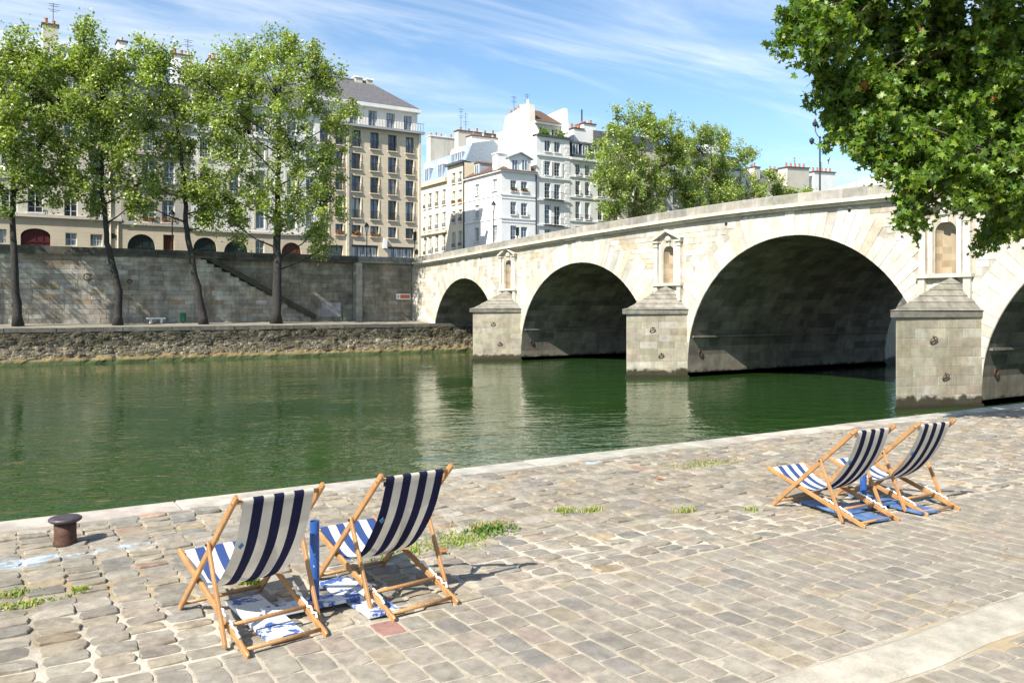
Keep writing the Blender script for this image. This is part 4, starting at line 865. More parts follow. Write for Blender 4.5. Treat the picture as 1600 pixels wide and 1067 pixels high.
mb = MBo(off); q = F.px(167, 181, 365, 373); mb.lathe([(.5, 0), (.5, .06)], (0, 0, 0), 14); mb.v = [((q[0] + q[1]) / 2 + p[0], FW - p[2] - .01, (q[2] + q[3]) / 2 + p[1] * .6) for p in mb.v]; mb.build('oval_window', BLACKP, A)
# --- B: narrow grey house with round-headed windows
xb0, xb1 = onW(190, 300, FW)[0], onW(298, 300, FW)[0] - .02; off = ((xb0 + xb1) / 2, FW, STREET); B = thing('apartment_house', 'narrow grey banded house with round headed upper windows between the cream and the white house', 'house', off)
F = Fac(B, off, 'W', FW); zg = onW(245, 352, FW)[1]; ze = onW(245, 190, FW)[1]
Wn = wins(F, [(199, 243, 366, 396)], arch=1, door=GREENDOOR) + wins(F, [(255, 272, 367, 392)], door=BROWNDOOR, sill=0)
Wu = wins(F, [(223, 243, 316, 347), (253, 273, 313, 348)], nz=4, rail=1, flowers=(.5, .08, .05)) + wins(F, [(222, 243, 250, 284), (256, 273, 252, 286)], nz=4, glass=GLASSB) + wins(F, [(225, 243, 199, 236), (259, 273, 205, 240)], arch=1, nz=3) + wins(F, [(200, 212, 318, 346)], nz=2, sill=0)
F.wall(xb0, xb1, STREET, zg, Wn, PL_SAND, name='ground_floor_wall'); F.wall(xb0, xb1, zg, ze, Wu, PL_GREY)
for z in (zg - .1, onW(245, 296, FW)[1], onW(245, 244, FW)[1]): F.band(xb0, xb1, z, .26, .22, PL_GREY)
F.band(xb0, xb1, ze - .1, .4, .4, PL_GREY, 'cornice')
z1 = onW(245, 125, 101)[1]; roof(B, off, [(FW + .2, ze + .3), (FW + 1.8, z1), (FW + 6, z1 + 1.2), (FW + 11, z1 - 1), (FW + 11.5, ze + .3)], xb0, xb1, 'W', DARKSLATE, 'mansard_roof')
for u in (222, 262): x = onW(u, 150, FW)[0]; dormer(F, x - .6, x + .6, ze + .9, ze + 2.9, .8, 2.6, DARKSLATE)
a = onW(268, 110, 103); b = onW(299, 110, 103); chimney(B, off, a[0], b[0], 102.2, 103.8, z1 - 2, onW(283, 90, 103)[1], 3, PL_WHITE); antenna(B, off, b[0] - .4, 103, onW(283, 90, 103)[1], 2.2)
# --- C: white house with three round-arched doors
xc0, xc1 = onW(298, 300, FW)[0], onW(500, 300, FW)[0] - .02; off = ((xc0 + xc1) / 2, FW, STREET); Cc = thing('apartment_house', 'plain white house with dark round arched doors at street level behind the thickest poplar', 'house', off)
F = Fac(Cc, off, 'W', FW); zg = onW(400, 364, FW)[1]; ze = onW(400, 165, FW)[1]
Wn = wins(F, [(302, 339, 371, 402), (350, 388, 376, 403)], arch=1, door=GREENDOOR) + wins(F, [(440, 471, 379, 406)], arch=1, door=BROWNDOOR) + wins(F, [(399, 413, 376, 400)], nz=2, sill=0)
Wu = []
for i, (u0, u1) in enumerate(((312, 329), (358, 374), (399, 414), (448, 463))):
    dv = 3.2 * i; Wu += wins(F, [(u0, u1, 180 + dv, 201 + dv)], nz=3) + wins(F, [(u0, u1, 216 + dv, 246 + dv)], nz=5, nx=4, bar=.06) + wins(F, [(u0, u1, 262 + dv * .9, 296 + dv * .9)], nz=4, rail=1) + wins(F, [(u0, u1, 316 + dv * .5, 354 + dv * .5)], nz=2, glass=GLASSB, sill=0)
Wu += wins(F, [(478, 491, 192, 212), (478, 491, 230, 258), (478, 491, 276, 306), (478, 491, 322, 358)], nz=3)
F.wall(xc0, xc1, STREET, zg, Wn, PL_SAND, name='ground_floor_wall'); F.wall(xc0, xc1, zg, ze, Wu, PL_PALE)
F.band(xc0, xc1, zg - .1, .22, .2, PL_CREAM); F.band(xc0, xc1, onW(400, 216, FW)[1], .2, .16, PL_PALE); F.band(xc0, xc1, ze - .1, .4, .42, PL_PALE, 'cornice')
for h in Wu[:16]:
    mb = MBo(off)
    for (p0, p1) in ((h[0] - .22, h[0]), (h[1], h[1] + .22)): F.box(mb, p0, p1, h[2], h[3] + .22, -.05, -.002)
    F.box(mb, h[0], h[1], h[3], h[3] + .22, -.05, -.002); mb.build('window_surround', PL_CREAM, Cc)
z1 = onW(420, 128, 103)[1]; roof(Cc, off, [(FW + .1, ze + .3), (FW + 2.2, z1), (FW + 6, z1 + 1.5), (FW + 11.5, ze + .3)], xc0, xc1, 'W', SLATE)
for (ua, ub, v) in ((325, 345, 96), (448, 476, 110)):
    a = onW(ua, v, 103); b = onW(ub, v, 103); chimney(Cc, off, a[0], b[0], 102.5, 104, ze + 1, onW((ua + ub) / 2, v, 103)[1], 3, PL_WHITE)
# --- D: beige modern block
xd0, xd1 = onW(500, 300, FW)[0], onW(657, 300, FW)[0]; off = ((xd0 + xd1) / 2, FW, STREET); D = thing('apartment_block', 'beige stone apartment block with set back top storey and dark slate roof', 'apartment block', off)
F = Fac(D, off, 'W', FW); zb = onW(640, 209, FW)[1]
Wn = wins(F, [(549.5, 591, 383, 404), (606, 647, 386, 404), (505, 536, 383, 404)], shop=1, frame=DARKF, sill=0); Wu = []
cols = [(500, 513.5), (524, 536), (549.7, 563.7), (578.5, 591.9), (606.3, 619.6), (633.6, 646.4)]
for ci, (u0, u1) in enumerate(cols):
    k = (640 - (u0 + u1) / 2) / 90
    for ri, (v0, v1) in enumerate(((215, 240), (249.5, 273.5), (283, 307), (316, 346.5), (357, 373))):
        s = lambda v: 479 - (479 - v) * (1 + .047 * k)
        r = (u0, u1, s(v0), s(v1)); Wu += wins(F, [r], nz=1, nx=2, frame=DARKF, glass=(GLASSB, GLASS, GLASSC)[(ci + ri * 2) % 3], rail=ri < 4, railh=.95, sillm=PL_MODERN, **({'flowers': (.55, .10, .04)} if ri == 4 and ci in (1, 2, 3) else {}))
F.wall(xd0, xd1, STREET, zb, Wn + Wu, PL_MODERN, .42, body=11)
for h in Wu:                                              # flat pale jambs that catch the raking sun
    mb = MBo(off); F.box(mb, h[1], h[1] + .10, h[2] + .002, h[3], -.07, -.002); mb.build('window_jamb', STEELPIPE, D)
mb = MBo(off); F.box(mb, xd0, xd1 + .35, zb, zb + .30, -.65, 0); mb.build('balcony_slab', GREYF, D)
mb = MBo(off); F.box(mb, xd0, xd1 + .30, zb + 1.28, zb + 1.33, -.60, -.55)
x = xd0
while x < xd1 + .3: F.box(mb, x, x + .03, zb + .3, zb + 1.28, -.59, -.56); x += .38
mb.build('balcony_railing', IRON, D)
F2 = Fac(D, off, 'W', FW + 1.3); zr = onW(640, 176, FW + 1.3)[1]; xr = onW(652, 180, FW + 1.3)[0]
Wt = []
for (u0, u1) in ((546, 560), (575.5, 589), (603.5, 617), (631, 643.5)):
    k = (640 - (u0 + u1) / 2) / 90; s = lambda v: 479 - (479 - v) * (1 + .047 * k); Wt += wins(F2, [(u0, u1, s(182), s(206))], nz=1, nx=2, glass=GLASSC, frame=GREYF, sill=0)
Wt += wins(F2, [(505, 520, 168, 193)], nz=1, sill=0, glass=GLASSC)
F2.wall(xd0, xr, zb + .02, zr, Wt, PL_PALE, .2, 'attic_wall', body=9)
mb = MBo(off); F2.box(mb, xd0, xr + .35, zr, zr + .45, -.45, 9.3); mb.build('eaves', PL_LIGHT, D)
zt = onW(560, 126, 105.5)[1]; roof(D, off, [(FW + .9, zr + .46), (FW + 5.5, zt), (FW + 10.4, zr + .46)], xd0, xr + .3, 'W', SLATE, 'slate_roof', 0, 5.4)
mb = MBo(off); F2.box(mb, xd0, xr - 4.9, zt - .05, zt + .10, 4.0, 4.4); mb.build('ridge', ZINC, D)
for (u0, u1, v) in ((553, 564, 122), (571, 580, 126)):
    a = onW(u0, 135, 105.5); b = onW(u1, 135, 105.5); chimney(D, off, a[0], b[0], 105, 106.2, zt - 1, onW(u0, v, 105.5)[1], 0, PL_CHIM, DARKST, DARKST)
mb = MBo(off); a = onW(540, 143, 103); mb.bar((a[0], 102.6, a[1] - .5), (a[0] + 2.2, 102.6, a[1] - .5), .9, .15, (0, -.6, 1)); mb.build('roof_light', WHITEF, D)
for u in (542.6, 655): x = onW(u, 300, FW)[0]; mb = MBo(off); F.box(mb, x - .16, x + .16, STREET, zb - .002, -.22, -.003); mb.build('pilaster', STEELPIPE, D)
q = F.px(598, 603.5, 374, 388); mb = MBo(off); F.box(mb, q[0], q[1], q[2], q[3], -.30, -.01); mb.build('shop_sign', WHITEP, D)
q = F.px(648, 654, 390, 397); mb = MBo(off); p = F.P; mb.prism([p(q[0], q[2], -.06), p(q[1], q[2], -.06), p(q[1], q[3] - .2, -.06), p((q[0] + q[1]) / 2, q[3] + .1, -.06), p(q[0], q[3] - .2, -.06)], (0, .05, 0)); mb.build('wall_plaque', GREENDOOR, D)
# --- E: white corner house, two fronts
SX = 61.1; yE0, yE1 = FW, onS(726, 300, SX)[0]; xe1 = onW(838, 330, FW)[0] - .02
off = (SX, FW, STREET); E = thing('corner_house', 'bright white corner house with a brown tiled roof and a gabled dormer facing the river', 'house', off)
F = Fac(E, off, 'W', FW); ze = onW(783, 268, FW)[1]
cE = [(797.5, 807), (814, 824)]; Wn = []
for (r0, r1) in ((281.8, 298.8), (315.4, 335.6), (352.6, 376)):
    for i, (u0, u1) in enumerate(cE): Wn += wins(F, [(u0, u1, r0 + 2.2 * i, r1 + 1.6 * i)], nz=3, glass=GLASSB, rail=1, railh=.45, frame=WHITEF, **({'flowers': (.08, .2, .03)} if r0 < 300 else {}))
F.wall(SX, xe1, STREET, ze, Wn, PL_WHITE, .25, body=0)
Fs = Fac(E, off, 'S', SX); Ws = wins(Fs, [(741.9, 748.4, 288, 305), (741.9, 748.4, 320.6, 341), (741.9, 748.4, 356, 377.6), (769, 776.5, 280, 298), (769, 776.5, 352, 378)], nz=3, nx=2, glass=GLASSC)
Fs.wall(yE0, yE1, STREET, ze, Ws, PL_WHITE, .25, body=0)
mb = MBo(off); mb.add([(xe1, yE0, STREET), (xe1, yE1, STREET), (xe1, yE1, ze), (xe1, yE0, ze)], [(0, 1, 2, 3)]); mb.add([(SX, yE1, STREET), (xe1, yE1, STREET), (xe1, yE1, ze), (SX, yE1, ze)], [(0, 1, 2, 3)]); mb.build('back_wall', PL_WHITE, E)
for v in (304.5, 341.5):
    z = onW(783, v, FW)[1]; F.band(SX - .1, xe1, z, .2, .10, PL_WHITE); mb = MBo(off); mb.box(SX - .10, SX + .02, yE0 - .1 + .002, yE1, z + .002, z + .198); mb.build('string_course', PL_WHITE, E)
    F.band(SX - .06, xe1, z - .45, .10, .06, PL_WHITE)
mb = MBo(off); mb.box(SX - .35, xe1 + .05, yE0 - .35, yE1, ze, ze + .22); mb.build('eaves', PL_LIGHT, E)
zt = ze + 3.1; xm, ym = SX + 4.6, FW + 4.6; mb = MBo(off)
mb.add([(SX - .45, FW - .45, ze + .225), (xe1 + .05, FW - .45, ze + .225), (xe1 + .05, yE1, ze + .225), (SX - .45, yE1, ze + .225), (xm, ym, zt), (xe1 + .05, ym, zt), (xm, yE1, zt)], [(0, 1, 5, 4), (0, 4, 6, 3), (1, 2, 6, 5), (2, 3, 6), (4, 5, 6)]); mb.build('tiled_roof', BROWNTILE, E)
a0, a1 = onW(795, 255, FW)[0], onW(829, 255, FW)[0]; za, zb2 = ze + .25, onW(812, 247, FW)[1]; mb = MBo(off); p = F.P; apex = onW(813, 240, FW)[1]
mb.prism([p(a0, za, -.05), p(a1, za, -.05), p(a1, zb2, -.05), p((a0 + a1) / 2, apex, -.05), p(a0, zb2, -.05)], (0, 4.5, 0)); dm = mb.build('gable', PL_WHITE, E)
for (s0, s1) in ((a0 - .25, (a0 + a1) / 2), (a1 + .25, (a0 + a1) / 2)): mb = MBo(off); mb.bar((s0, FW + 2, zb2 - .10), (s1, FW + 2, apex + .12), 4.9, .16, (0, 0, 1)); mb.build('gable_roof', ZINC, dm)
for (u0, u1) in ((799, 808), (814.5, 823.5)):
    q = F.px(u0, u1, 250, 267); mb = MBo(off); b = .08; 
    for (x0, x1, y0_, y1_) in ((q[0], q[1], q[3] - b, q[3]), (q[0], q[1], q[2], q[2] + b), (q[0], q[0] + b, q[2] + b, q[3] - b), (q[1] - b, q[1], q[2] + b, q[3] - b), ((q[0] + q[1]) / 2 - .05, (q[0] + q[1]) / 2 + .05, q[2] + b, q[3] - b)): F.box(mb, x0, x1, y0_, y1_, -.12, -.055)
    w = mb.build('window', WHITEF, dm); mb = MBo(off); mb.add([p(q[0], q[2], -.07), p(q[1], q[2], -.07), p(q[1], q[3], -.07), p(q[0], q[3], -.07)], [(0, 1, 2, 3)]); mb.build('pane', GLASSB, dm)
y, z = onS(747, 262, SX + .7); dormer(Fs, y - .6, y + .6, ze + .6, ze + 2.1, .5, 2.6, ZINC, roofm=BROWNTILE)
a = onW(775, 255, FW + 1); chimney(E, off, a[0], a[0] + 1.6, FW + .6, FW + 1.9, ze + .3, onW(779, 241, FW + 1)[1], 1, PL_WHITE, PL_WHITE)
mb = MBo(off); mb.tube([(xe1 - .1, FW - .12, STREET), (xe1 - .1, FW - .12, ze)], .09, 6); mb.build('downpipe', IRON, E)
# --- F: tall house behind/right of it with blank stained flank and chimney towers
xf0, xf1 = xe1 + .02, onW(890, 330, FW)[0] - .02; off = (xf0, FW, STREET); G = thing('tall_house', 'tall narrow white house with blank flank and planted roof terrace above the corner house', 'house', off)
F = Fac(G, off, 'W', FW); ze = onW(840, 212, FW)[1]; Wn = []
for ri, (r0, r1) in enumerate(((219.5, 237), (252, 274), (286, 310), (320, 350), (358, 384))):
    for i, (u0, u1) in enumerate(((850.8, 860.5), (866, 875.7))): Wn += wins(F, [(u0, u1, r0 + 2.4 * i, r1 + 1.8 * i)], nz=4 if ri else 1, glass=GLASSB if (ri + i) % 2 else GLASS, rail=ri in (2, 3), balcony=ri in (2, 3), **({'shutters': 1} if ri in (1,) else {}))
F.wall(xf0, xf1, STREET, ze, Wn, PL_LIGHT, .28, body=0)
for v in (243, 278, 313, 353): F.band(xf0, xf1, onW(840, v, FW)[1], .22, .20, PL_LIGHT)
for k in range(34):                                       # quoins up the right edge
    z = STREET + .4 + k * .55
    if z < ze - 1: mb = MBo(off); F.box(mb, xf1 - (.9 if k % 2 else .65), xf1 - .01, z, z + .5, -.06, -.002); mb.build('quoin', PL_LIGHT, G)
zt1 = onW(805, 168, FW + 2)[1]
mb = MBo(off)                                             # blank flank wall with two chimney towers
yb = FW + 11.0; mb.box(xf0, xf0 + .8, FW + .02, yb, STREET, ze); mb.prism([(xf0, FW + .02, ze), (xf0, FW + 1.2, ze + 1.7), (xf0, FW + 2.0, ze + 2.2), (xf0, yb, ze + 2.2), (xf0, yb, ze)], (.8, 0, 0)); mb.box(xf1 - .6, xf1, FW + .02, yb, STREET, ze - .002); mb.box(xf0, xf1, yb - .5, yb - .002, STREET, ze - .004); mb.build('flank_wall', PL_GABLE, G)
tw = MBo(off); zz1 = onS(826, 163, xf0)[1]; tw.prism([(xf0 - .05, FW + 1.6, ze + .5), (xf0 - .05, FW + 1.9, zz1), (xf0 - .05, FW + 4.3, zz1 + .4), (xf0 - .05, FW + 4.3, zz1 - .1), (xf0 - .05, FW + 8.3, zz1 - .6), (xf0 - .05, FW + 9.0, ze + 2), (xf0 - .05, FW + 11.2, ze - 1.2), (xf0 - .05, FW + 11.2, ze - 4), (xf0 - .05, FW + 1.6, ze - 4)], (1.0, 0, 0)); ch = tw.build('chimney_wall', PL_GABLE, G)
for (y, z) in ((FW + 5.2, zz1 - .35), (FW + 6.2, zz1 - .45), (FW + 7.4, zz1 - .6), (FW + 2.8, zz1 + .1)): mb = MBo(off); mb.lathe([(.2, 0), (.17, .7), (.2, .75)], (xf0 + .4, y, z), 8); mb.build('chimney_pot', DARKST if y < FW + 3 else TERRA, ch)
antenna(G, off, xf0 + .4, FW + 6.6, zz1 - .4, 2.6)
F3 = Fac(G, off, 'W', FW + 1.8); zl = onW(845, 194, FW + 1.8)[1]; Wt = wins(F3, [(843, 852, 199, 214), (862, 871, 202, 216)], sill=0, nz=1); F3.wall(xf0 + .8, xf1, ze, zl, Wt, PL_CREAM, .2, 'attic_wall', body=0)
mb = MBo(off); F3.box(mb, xf0 + .8, xf1, zl, zl + .3, -.3, 1); mb.build('eaves', PL_LIGHT, G)
zr = onW(842, 182, FW + 6)[1]; roof(G, off, [(FW + 1.4, zl + .31), (FW + 6, zr + .8), (FW + 10.8, zl)], xf0 + .9, xf1 - .1, 'W', BROWNTILE, 'tiled_roof', 0, 1.0)
mb = MBo(off); q = onW(885, 170, FW + 3); mb.prism([(xf1 - .3, FW + .4, ze), (xf1 - .3, FW + 1.0, onW(886, 170, FW + 1)[1]), (xf1 - .3, FW + 9.8, onW(886, 170, FW + 1)[1] - .5), (xf1 - .3, FW + 10.8, ze)], (.6, 0, 0)); mb.build('party_wall', PL_WHITE, G)
antenna(G, off, xf0 + 3, FW + 7, zr, 3.4)
mb = MBo(off); F.box(mb, xf0, xf1, ze - .05, ze + .22, -.30, 1.0); mb.build('terrace_edge', DARKF, G)
mb = MBo(off); r_ = random.Random(3)
for k in range(420):
    cl = r_.choice((.18, .26, .34, .70, .78)); x = xf0 + (xf1 - xf0) * (cl + r_.gauss(0, .05)); c = Vector((x, FW + r_.uniform(-.2, .7), ze + .25 + abs(r_.gauss(0, .45)))); a = Vector([r_.gauss(0, .14) for _ in range(3)]); b = Vector([r_.gauss(0, .14) for _ in range(3)])
    mb.add([c - a, c + b, c + a], [(0, 1, 2)], vary(r_, (.12, .21, .03), .4))
mb.build('terrace_plants', GRASSM, G, kind='stuff')
# --- G: pale house with dark mansard
xg0, xg1 = xf1 + .02, onW(948, 330, FW)[0]; off = (xg0, FW, STREET); Hh = thing('apartment_house', 'light grey house with dark mansard dormers half behind the tree on the bridge end', 'house', off)
F = Fac(Hh, off, 'W', FW); ze = onW(895, 249, FW)[1]; Wn = []
for ri, (r0, r1) in enumerate(((257, 274), (283, 305), (315, 342), (354, 376))):
    for i, (u0, u1) in enumerate(((899, 907), (914, 922), (934, 942))): Wn += wins(F, [(u0, u1, r0 + 1.6 * i, r1 + 1.2 * i)], nz=3, rail=1, railh=.6)
F.wall(xg0, xg1, STREET, ze, Wn, PL_LIGHT, .28, body=11)
for v in (277, 309, 346): F.band(xg0, xg1, onW(895, v, FW)[1], .2, .14, PL_LIGHT)
F.band(xg0, xg1, ze - .1, .35, .4, PL_LIGHT, 'cornice')
z1 = onW(895, 221, FW + 1.4)[1]; roof(Hh, off, [(FW + .2, ze + .26), (FW + 1.3, z1), (FW + 5, z1 + 1.0), (FW + 10.5, ze)], xg0, xg1, 'W', DARKSLATE, 'mansard_roof')
for u in (902, 917, 936): x = onW(u, 235, FW)[0]; dormer(F, x - .55, x + .55, ze + .8, ze + 2.4, .5, 2.2, DARKSLATE)
for (ua, ub, v, n) in ((893, 908, 204, 4), (908, 927, 197, 4)):
    a = onW(ua, v, FW + 4); b = onW(ub, v, FW + 4); chimney(Hh, off, a[0], b[0], FW + 3.4, FW + 5.2, ze, b[1], n, PL_WHITE)
a = onW(909, 198, FW + 5); mb = MBo(off); mb.tube([(a[0], FW + 5, a[1] - 3), (a[0], FW + 5, a[1] + 2.6)], .12, 6); mb.build('flue', IRON, Hh)
# --- H: hidden fronts further right, behind the bridge-end trees
for (ua, ub, vt, lab, wm) in ((948, 1042, 236, 'pale house mostly hidden behind the first bridge end tree', PL_CREAM), (1042, 1165, 262, 'pale house showing in gaps behind the second bridge end tree', PL_LIGHT)):
    x0, x1 = onW(ua, 330, FW)[0] + .03, onW(ub, 330, FW)[0]; off = (x0, FW, STREET); Hx = thing('apartment_house', lab, 'house', off); F = Fac(Hx, off, 'W', FW); ze = onW((ua + ub) / 2, vt, FW)[1]; Wn = []; x = x0 + 1.2
    while x < x1 - 1.8:
        for z in np.arange(STREET + 4.4, ze - 2.4, 3.6): Wn.append((x, x + 1.15, z, z + 2.1, {'nz': 3, 'rail': 1, 'railh': .6}))
        x += 2.9
    F.wall(x0, x1, STREET, ze, Wn, wm, .28, body=11); roof(Hx, off, [(FW + .1, ze), (FW + 2, ze + 2.8), (FW + 6, ze + 3.8), (FW + 11, ze)], x0, x1, 'W', DARKSLATE)
    a = onW(ua + 60, 200, FW + 4); chimney(Hx, off, a[0], a[0] + 2.5, FW + 3.5, FW + 5, ze + 1, ze + 5, 4, PL_WHITE)
# slate-roofed house and big rendered chimney stacks seen over the parapet
x0, x1 = onW(1166, 300, FW)[0], onW(1250, 300, FW)[0]; off = (x0, FW, STREET); Hy = thing('slate_roofed_house', 'house with a dark slate roof and two chimney stacks seen over the bridge parapet', 'house', off); F = Fac(Hy, off, 'W', FW); ze = onW(1200, 300, FW)[1]
F.wall(x0, x1, STREET, ze, [], PL_CREAM, body=10); z1 = onW(1180, 266, FW + 4)[1]; roof(Hy, off, [(FW, ze), (FW + 4.5, z1 + .2), (FW + 9, ze)], x0, x1, 'W', SLATE)
for (ua, ub, v) in ((1176, 1184, 262), (1203, 1217, 266)):
    a = onW(ua, v, FW + 3); b = onW(ub, v, FW + 3); chimney(Hy, off, a[0], b[0], FW + 2.5, FW + 4.5, ze, a[1], 2, PL_CREAM)
for (ua, ub, v, vb, m_, lab, n) in ((1230, 1264, 262, 312, PL_CHIM, 'big beige rendered chimney stack over the parapet', 5), (1272, 1305, 269, 312, PL_WHITE, 'white rendered chimney stack beside the tall double lamp', 5)):
    a = onW(ua, v, FW); b = onW(ub, v, FW); zz0 = STREET; off = (a[0], FW, STREET); T_ = thing('gable_house', lab, 'house', off)
    mb = MBo(off); k = .5 if ua < 1240 else .02; mb.hexa([(a[0] - k, FW, zz0), (b[0] + k, FW, zz0), (b[0] + k, FW + 6, zz0), (a[0] - k, FW + 6, zz0), (a[0], FW, a[1]), (b[0], FW, a[1] + .3), (b[0], FW + 2, a[1] + .3), (a[0], FW + 2, a[1])]); mb.build('gable_wall', m_, T_)
    mb = MBo(off); mb.hexa([(a[0] - .15, FW - .15, a[1] + .002), (b[0] + .15, FW - .15, a[1] + .302), (b[0] + .15, FW + 2.1, a[1] + .302), (a[0] - .15, FW + 2.1, a[1] + .002), (a[0] - .15, FW - .15, a[1] + .2), (b[0] + .15, FW - .15, a[1] + .5), (b[0] + .15, FW + 2.1, a[1] + .5), (a[0] - .15, FW + 2.1, a[1] + .2)]); mb.build('chimney_cap', BROWNTILE, T_)
    for i in range(n): x = a[0] + (b[0] - a[0]) * (i + .6) / n; mb = MBo(off); mb.lathe([(.2, 0), (.16, .7), (.19, .75)], (x, FW + .8, a[1] + .25 + .3 * i / n), 8); mb.build('chimney_pot', TERRA, T_)
    antenna(T_, off, (a[0] + b[0]) / 2, FW + .8, a[1], 2.2)
# --- houses along the side street (front plane X = SX, facing the sun)
y0, y1 = yE1 + .02, onS(699, 300, SX)[0]; off = (SX, y0, STREET); K = thing('side_street_house', 'narrow cream house next to the white corner house with plants at its dormers', 'house', off)
Fs = Fac(K, off, 'S', SX); ze = onS(712, 258, SX)[1]; Ws = []
for (r0, r1) in ((269.5, 286), (298, 318), (329, 347), (362, 386)):
    for i, (u0, u1) in enumerate(((706.5, 711.5), (716.5, 721.8))): Ws += wins(Fs, [(u0, u1, r0 - 2.4 * i + 1, r1 - 2 * i + 1)], nz=3, nx=2, rail=1, railh=.5, railm=IRON, **({'flowers': (.5, .1, .08)} if 297 < r0 < 300 else {}))
Fs.wall(y0, y1, STREET, ze, Ws, PL_YELLOW, .25, body=10); mb = MBo(off); Fs.box(mb, y0, y1, ze, ze + .35, -.5, .3); mb.build('eaves', DARKF, K)
roof(K, off, [(SX + .1, ze + .2), (SX + 1.3, ze + 3.0), (SX + 5, ze + 3.8), (SX + 10, ze)], y0, y1, 'S', BLUESLATE, 'mansard_roof')
for u in (709, 719): y, z = onS(u, 245, SX + .4); dormer(Fs, y - .6, y + .6, ze + .5, ze + 2.0, .3, 2, BLUESLATE, arch=True)
yq0, yq1 = onS(745, 230, SX + 3)[0], onS(720, 230, SX + 3)[0]; zc = onS(745, 215, SX + 3)[1]
chimney(K, off, SX + 1.2, SX + 9.5, y0 + .05, y0 + 1.6, ze - 1, zc - .2, 5, PL_WHITE, BROWNTILE)
chimney(K, off, SX + 1.2, SX + 8.5, y1 - 1.3, y1 - .1, ze - 1, zc + 1.3, 5, PL_CHIM, BROWNTILE); antenna(K, off, SX + 2, y1 - .7, zc + 1, 4)
mb = MBo(off); mb.tube([(SX - .1, y0 + .12, STREET), (SX - .1, y0 + .12, ze)], .10, 6); mb.build('downpipe', IRON, K)
y2 = onS(655, 330, SX)[0] + 14; off = (SX, y1 + .02, STREET); L = thing('side_street_house', 'cream house with a blue grey mansard and round topped dormers in the side street', 'house', off)
Fs = Fac(L, off, 'S', SX); ze = onS(690, 283, SX)[1]; Ws = []
for (r0, r1) in ((296, 320), (331, 355), (364, 392)):
    for i, (u0, u1) in enumerate(((662, 665), (669.3, 674.6), (680, 685.2), (691, 696.5))): k = (694 - (u0 + u1) / 2) * .26; Ws += wins(Fs, [(u0, u1, r0 + k, r1 + k * .85)], nz=3, rail=1, railh=.55)
Fs.wall(y1 + .02, y2, STREET, ze, Ws, PL_YELLOW, .25, body=10); mb = MBo(off); Fs.box(mb, y1 + .02, y2, ze - .3, ze + .3, -.45, .2); mb.build('cornice', PL_SAND, L)
z = onS(680, 362, SX)[1]; mb = MBo(off); Fs.box(mb, y1 + .02, y2, z - .4, z, -.35, .0); mb.build('string_course', PL_SAND, L)
roof(L, off, [(SX + .1, ze + .28), (SX + 1.5, ze + 4.2), (SX + 5, ze + 5.4), (SX + 10, ze)], y1 + .02, y2, 'S', BLUESLATE, 'mansard_roof')
for u in (668.5, 689): y, z = onS(u, 268, SX + .4); dormer(Fs, y - .7, y + .7, ze + .6, ze + 2.9, .25, 2.2, BLUESLATE, arch=True)
chimney(L, off, SX + 2.0, SX + 8.5, onS(664, 250, SX)[0] + 2, onS(664, 250, SX)[0] + 3.4, ze, ze + 8.6, 7, PL_CHIM, PL_WHITE); antenna(L, off, SX + 6, y1 + 5, ze + 7, 5)
# white pitched awning standing on the bridge beyond the parapet
wa = atD(1297, 294, 60); wb_ = atD(1400, 267, 42); off = (58, 36, 11); aw = thing('white_canopy', 'long white pitched canopy just visible over the bridge parapet under the foliage', 'canopy', off)
mb = MBo(off); s_ = 57.0; p0 = onS(1290, 297, s_); p1 = onS(1440, 257, s_); mb.prism([(s_, p0[0], ctop(p0[0])), (s_, p1[0], ctop(p1[0])), (s_, p1[0], p1[1]), (s_, p0[0], p0[1])], (2.6, 0, 0)); mb.build('roof_sheet', CANVASW, aw)
mb = MBo(off)
for t in (.02, .35, .68, .98): y = p0[0] + (p1[0] - p0[0]) * t; mb.box(s_ - .06, s_ - .01, y - .04, y + .04, ctop(y) - .1, p0[1] + (p1[1] - p0[1]) * t)
mb.build('frame', GREYF, aw)

# ================================================================== STREET FURNITURE
def lantern_post(x, y, z, h, label, group='iron street lanterns'):
    t = thing('street_lamp', label, 'street lamp', (x, y, z), 0, group); mb = MB(); mb.lathe([(.24, 0), (.24, .5), (.15, .6), (.12, 1.1), (.07, 1.2), (.055, h - 1.3), (.09, h - 1.25), (.05, h - 1.1)], (0, 0, 0), 8); mb.build('post', IRON, t)
    mb = MB(); mb.bar((-.35, 0, h - 1.35), (.35, 0, h - 1.35), .04, .04); mb.build('ladder_bar', IRON, t)
    mb = MB(); mb.lathe([(.13, h - 1.1), (.27, h - .40)], (0, 0, 0), 8); mb.build('lantern_glass', LAMPGLASS, t); mb = MB(); mb.lathe([(.32, h - .42), (.30, h - .36), (.20, h - .12), (.12, h - .08), (.10, h), (.02, h + .12)], (0, 0, 0), 8); mb.build('lantern_cap', IRON, t)
a = onW(771, 315, 88); lantern_post(a[0], 88, ctop(86), a[1] - ctop(86), 'street lantern on the bridge end in front of the white corner house')
a = onW(573, 349, 90); lantern_post(a[0], 90, STREET, a[1] - STREET, 'street lantern in front of the beige apartment block')
a = onW(269, 329, 90); lantern_post(a[0], 90, STREET, a[1] - STREET, 'street lantern behind the embankment parapet next to the third poplar trunk')
a = onS(1050, 289, 62.4); lantern_post(62.0, a[0] if a[0] < 86 else 80, ctop(60), 5.0, 'street lantern on the bridge parapet against the bridge end trees')
a = onS(668, 371, 60); lantern_post(59.6, a[0], STREET, a[1] - STREET, 'small pale lit looking lantern at the mouth of the side street')
y, z = onS(1281, 215, 61.8); zb = ctop(y); t = thing('double_street_lamp', 'tall iron lamp post with two lanterns on curled arms on the bridge', 'street lamp', (61.8, y, zb)); h = z - zb
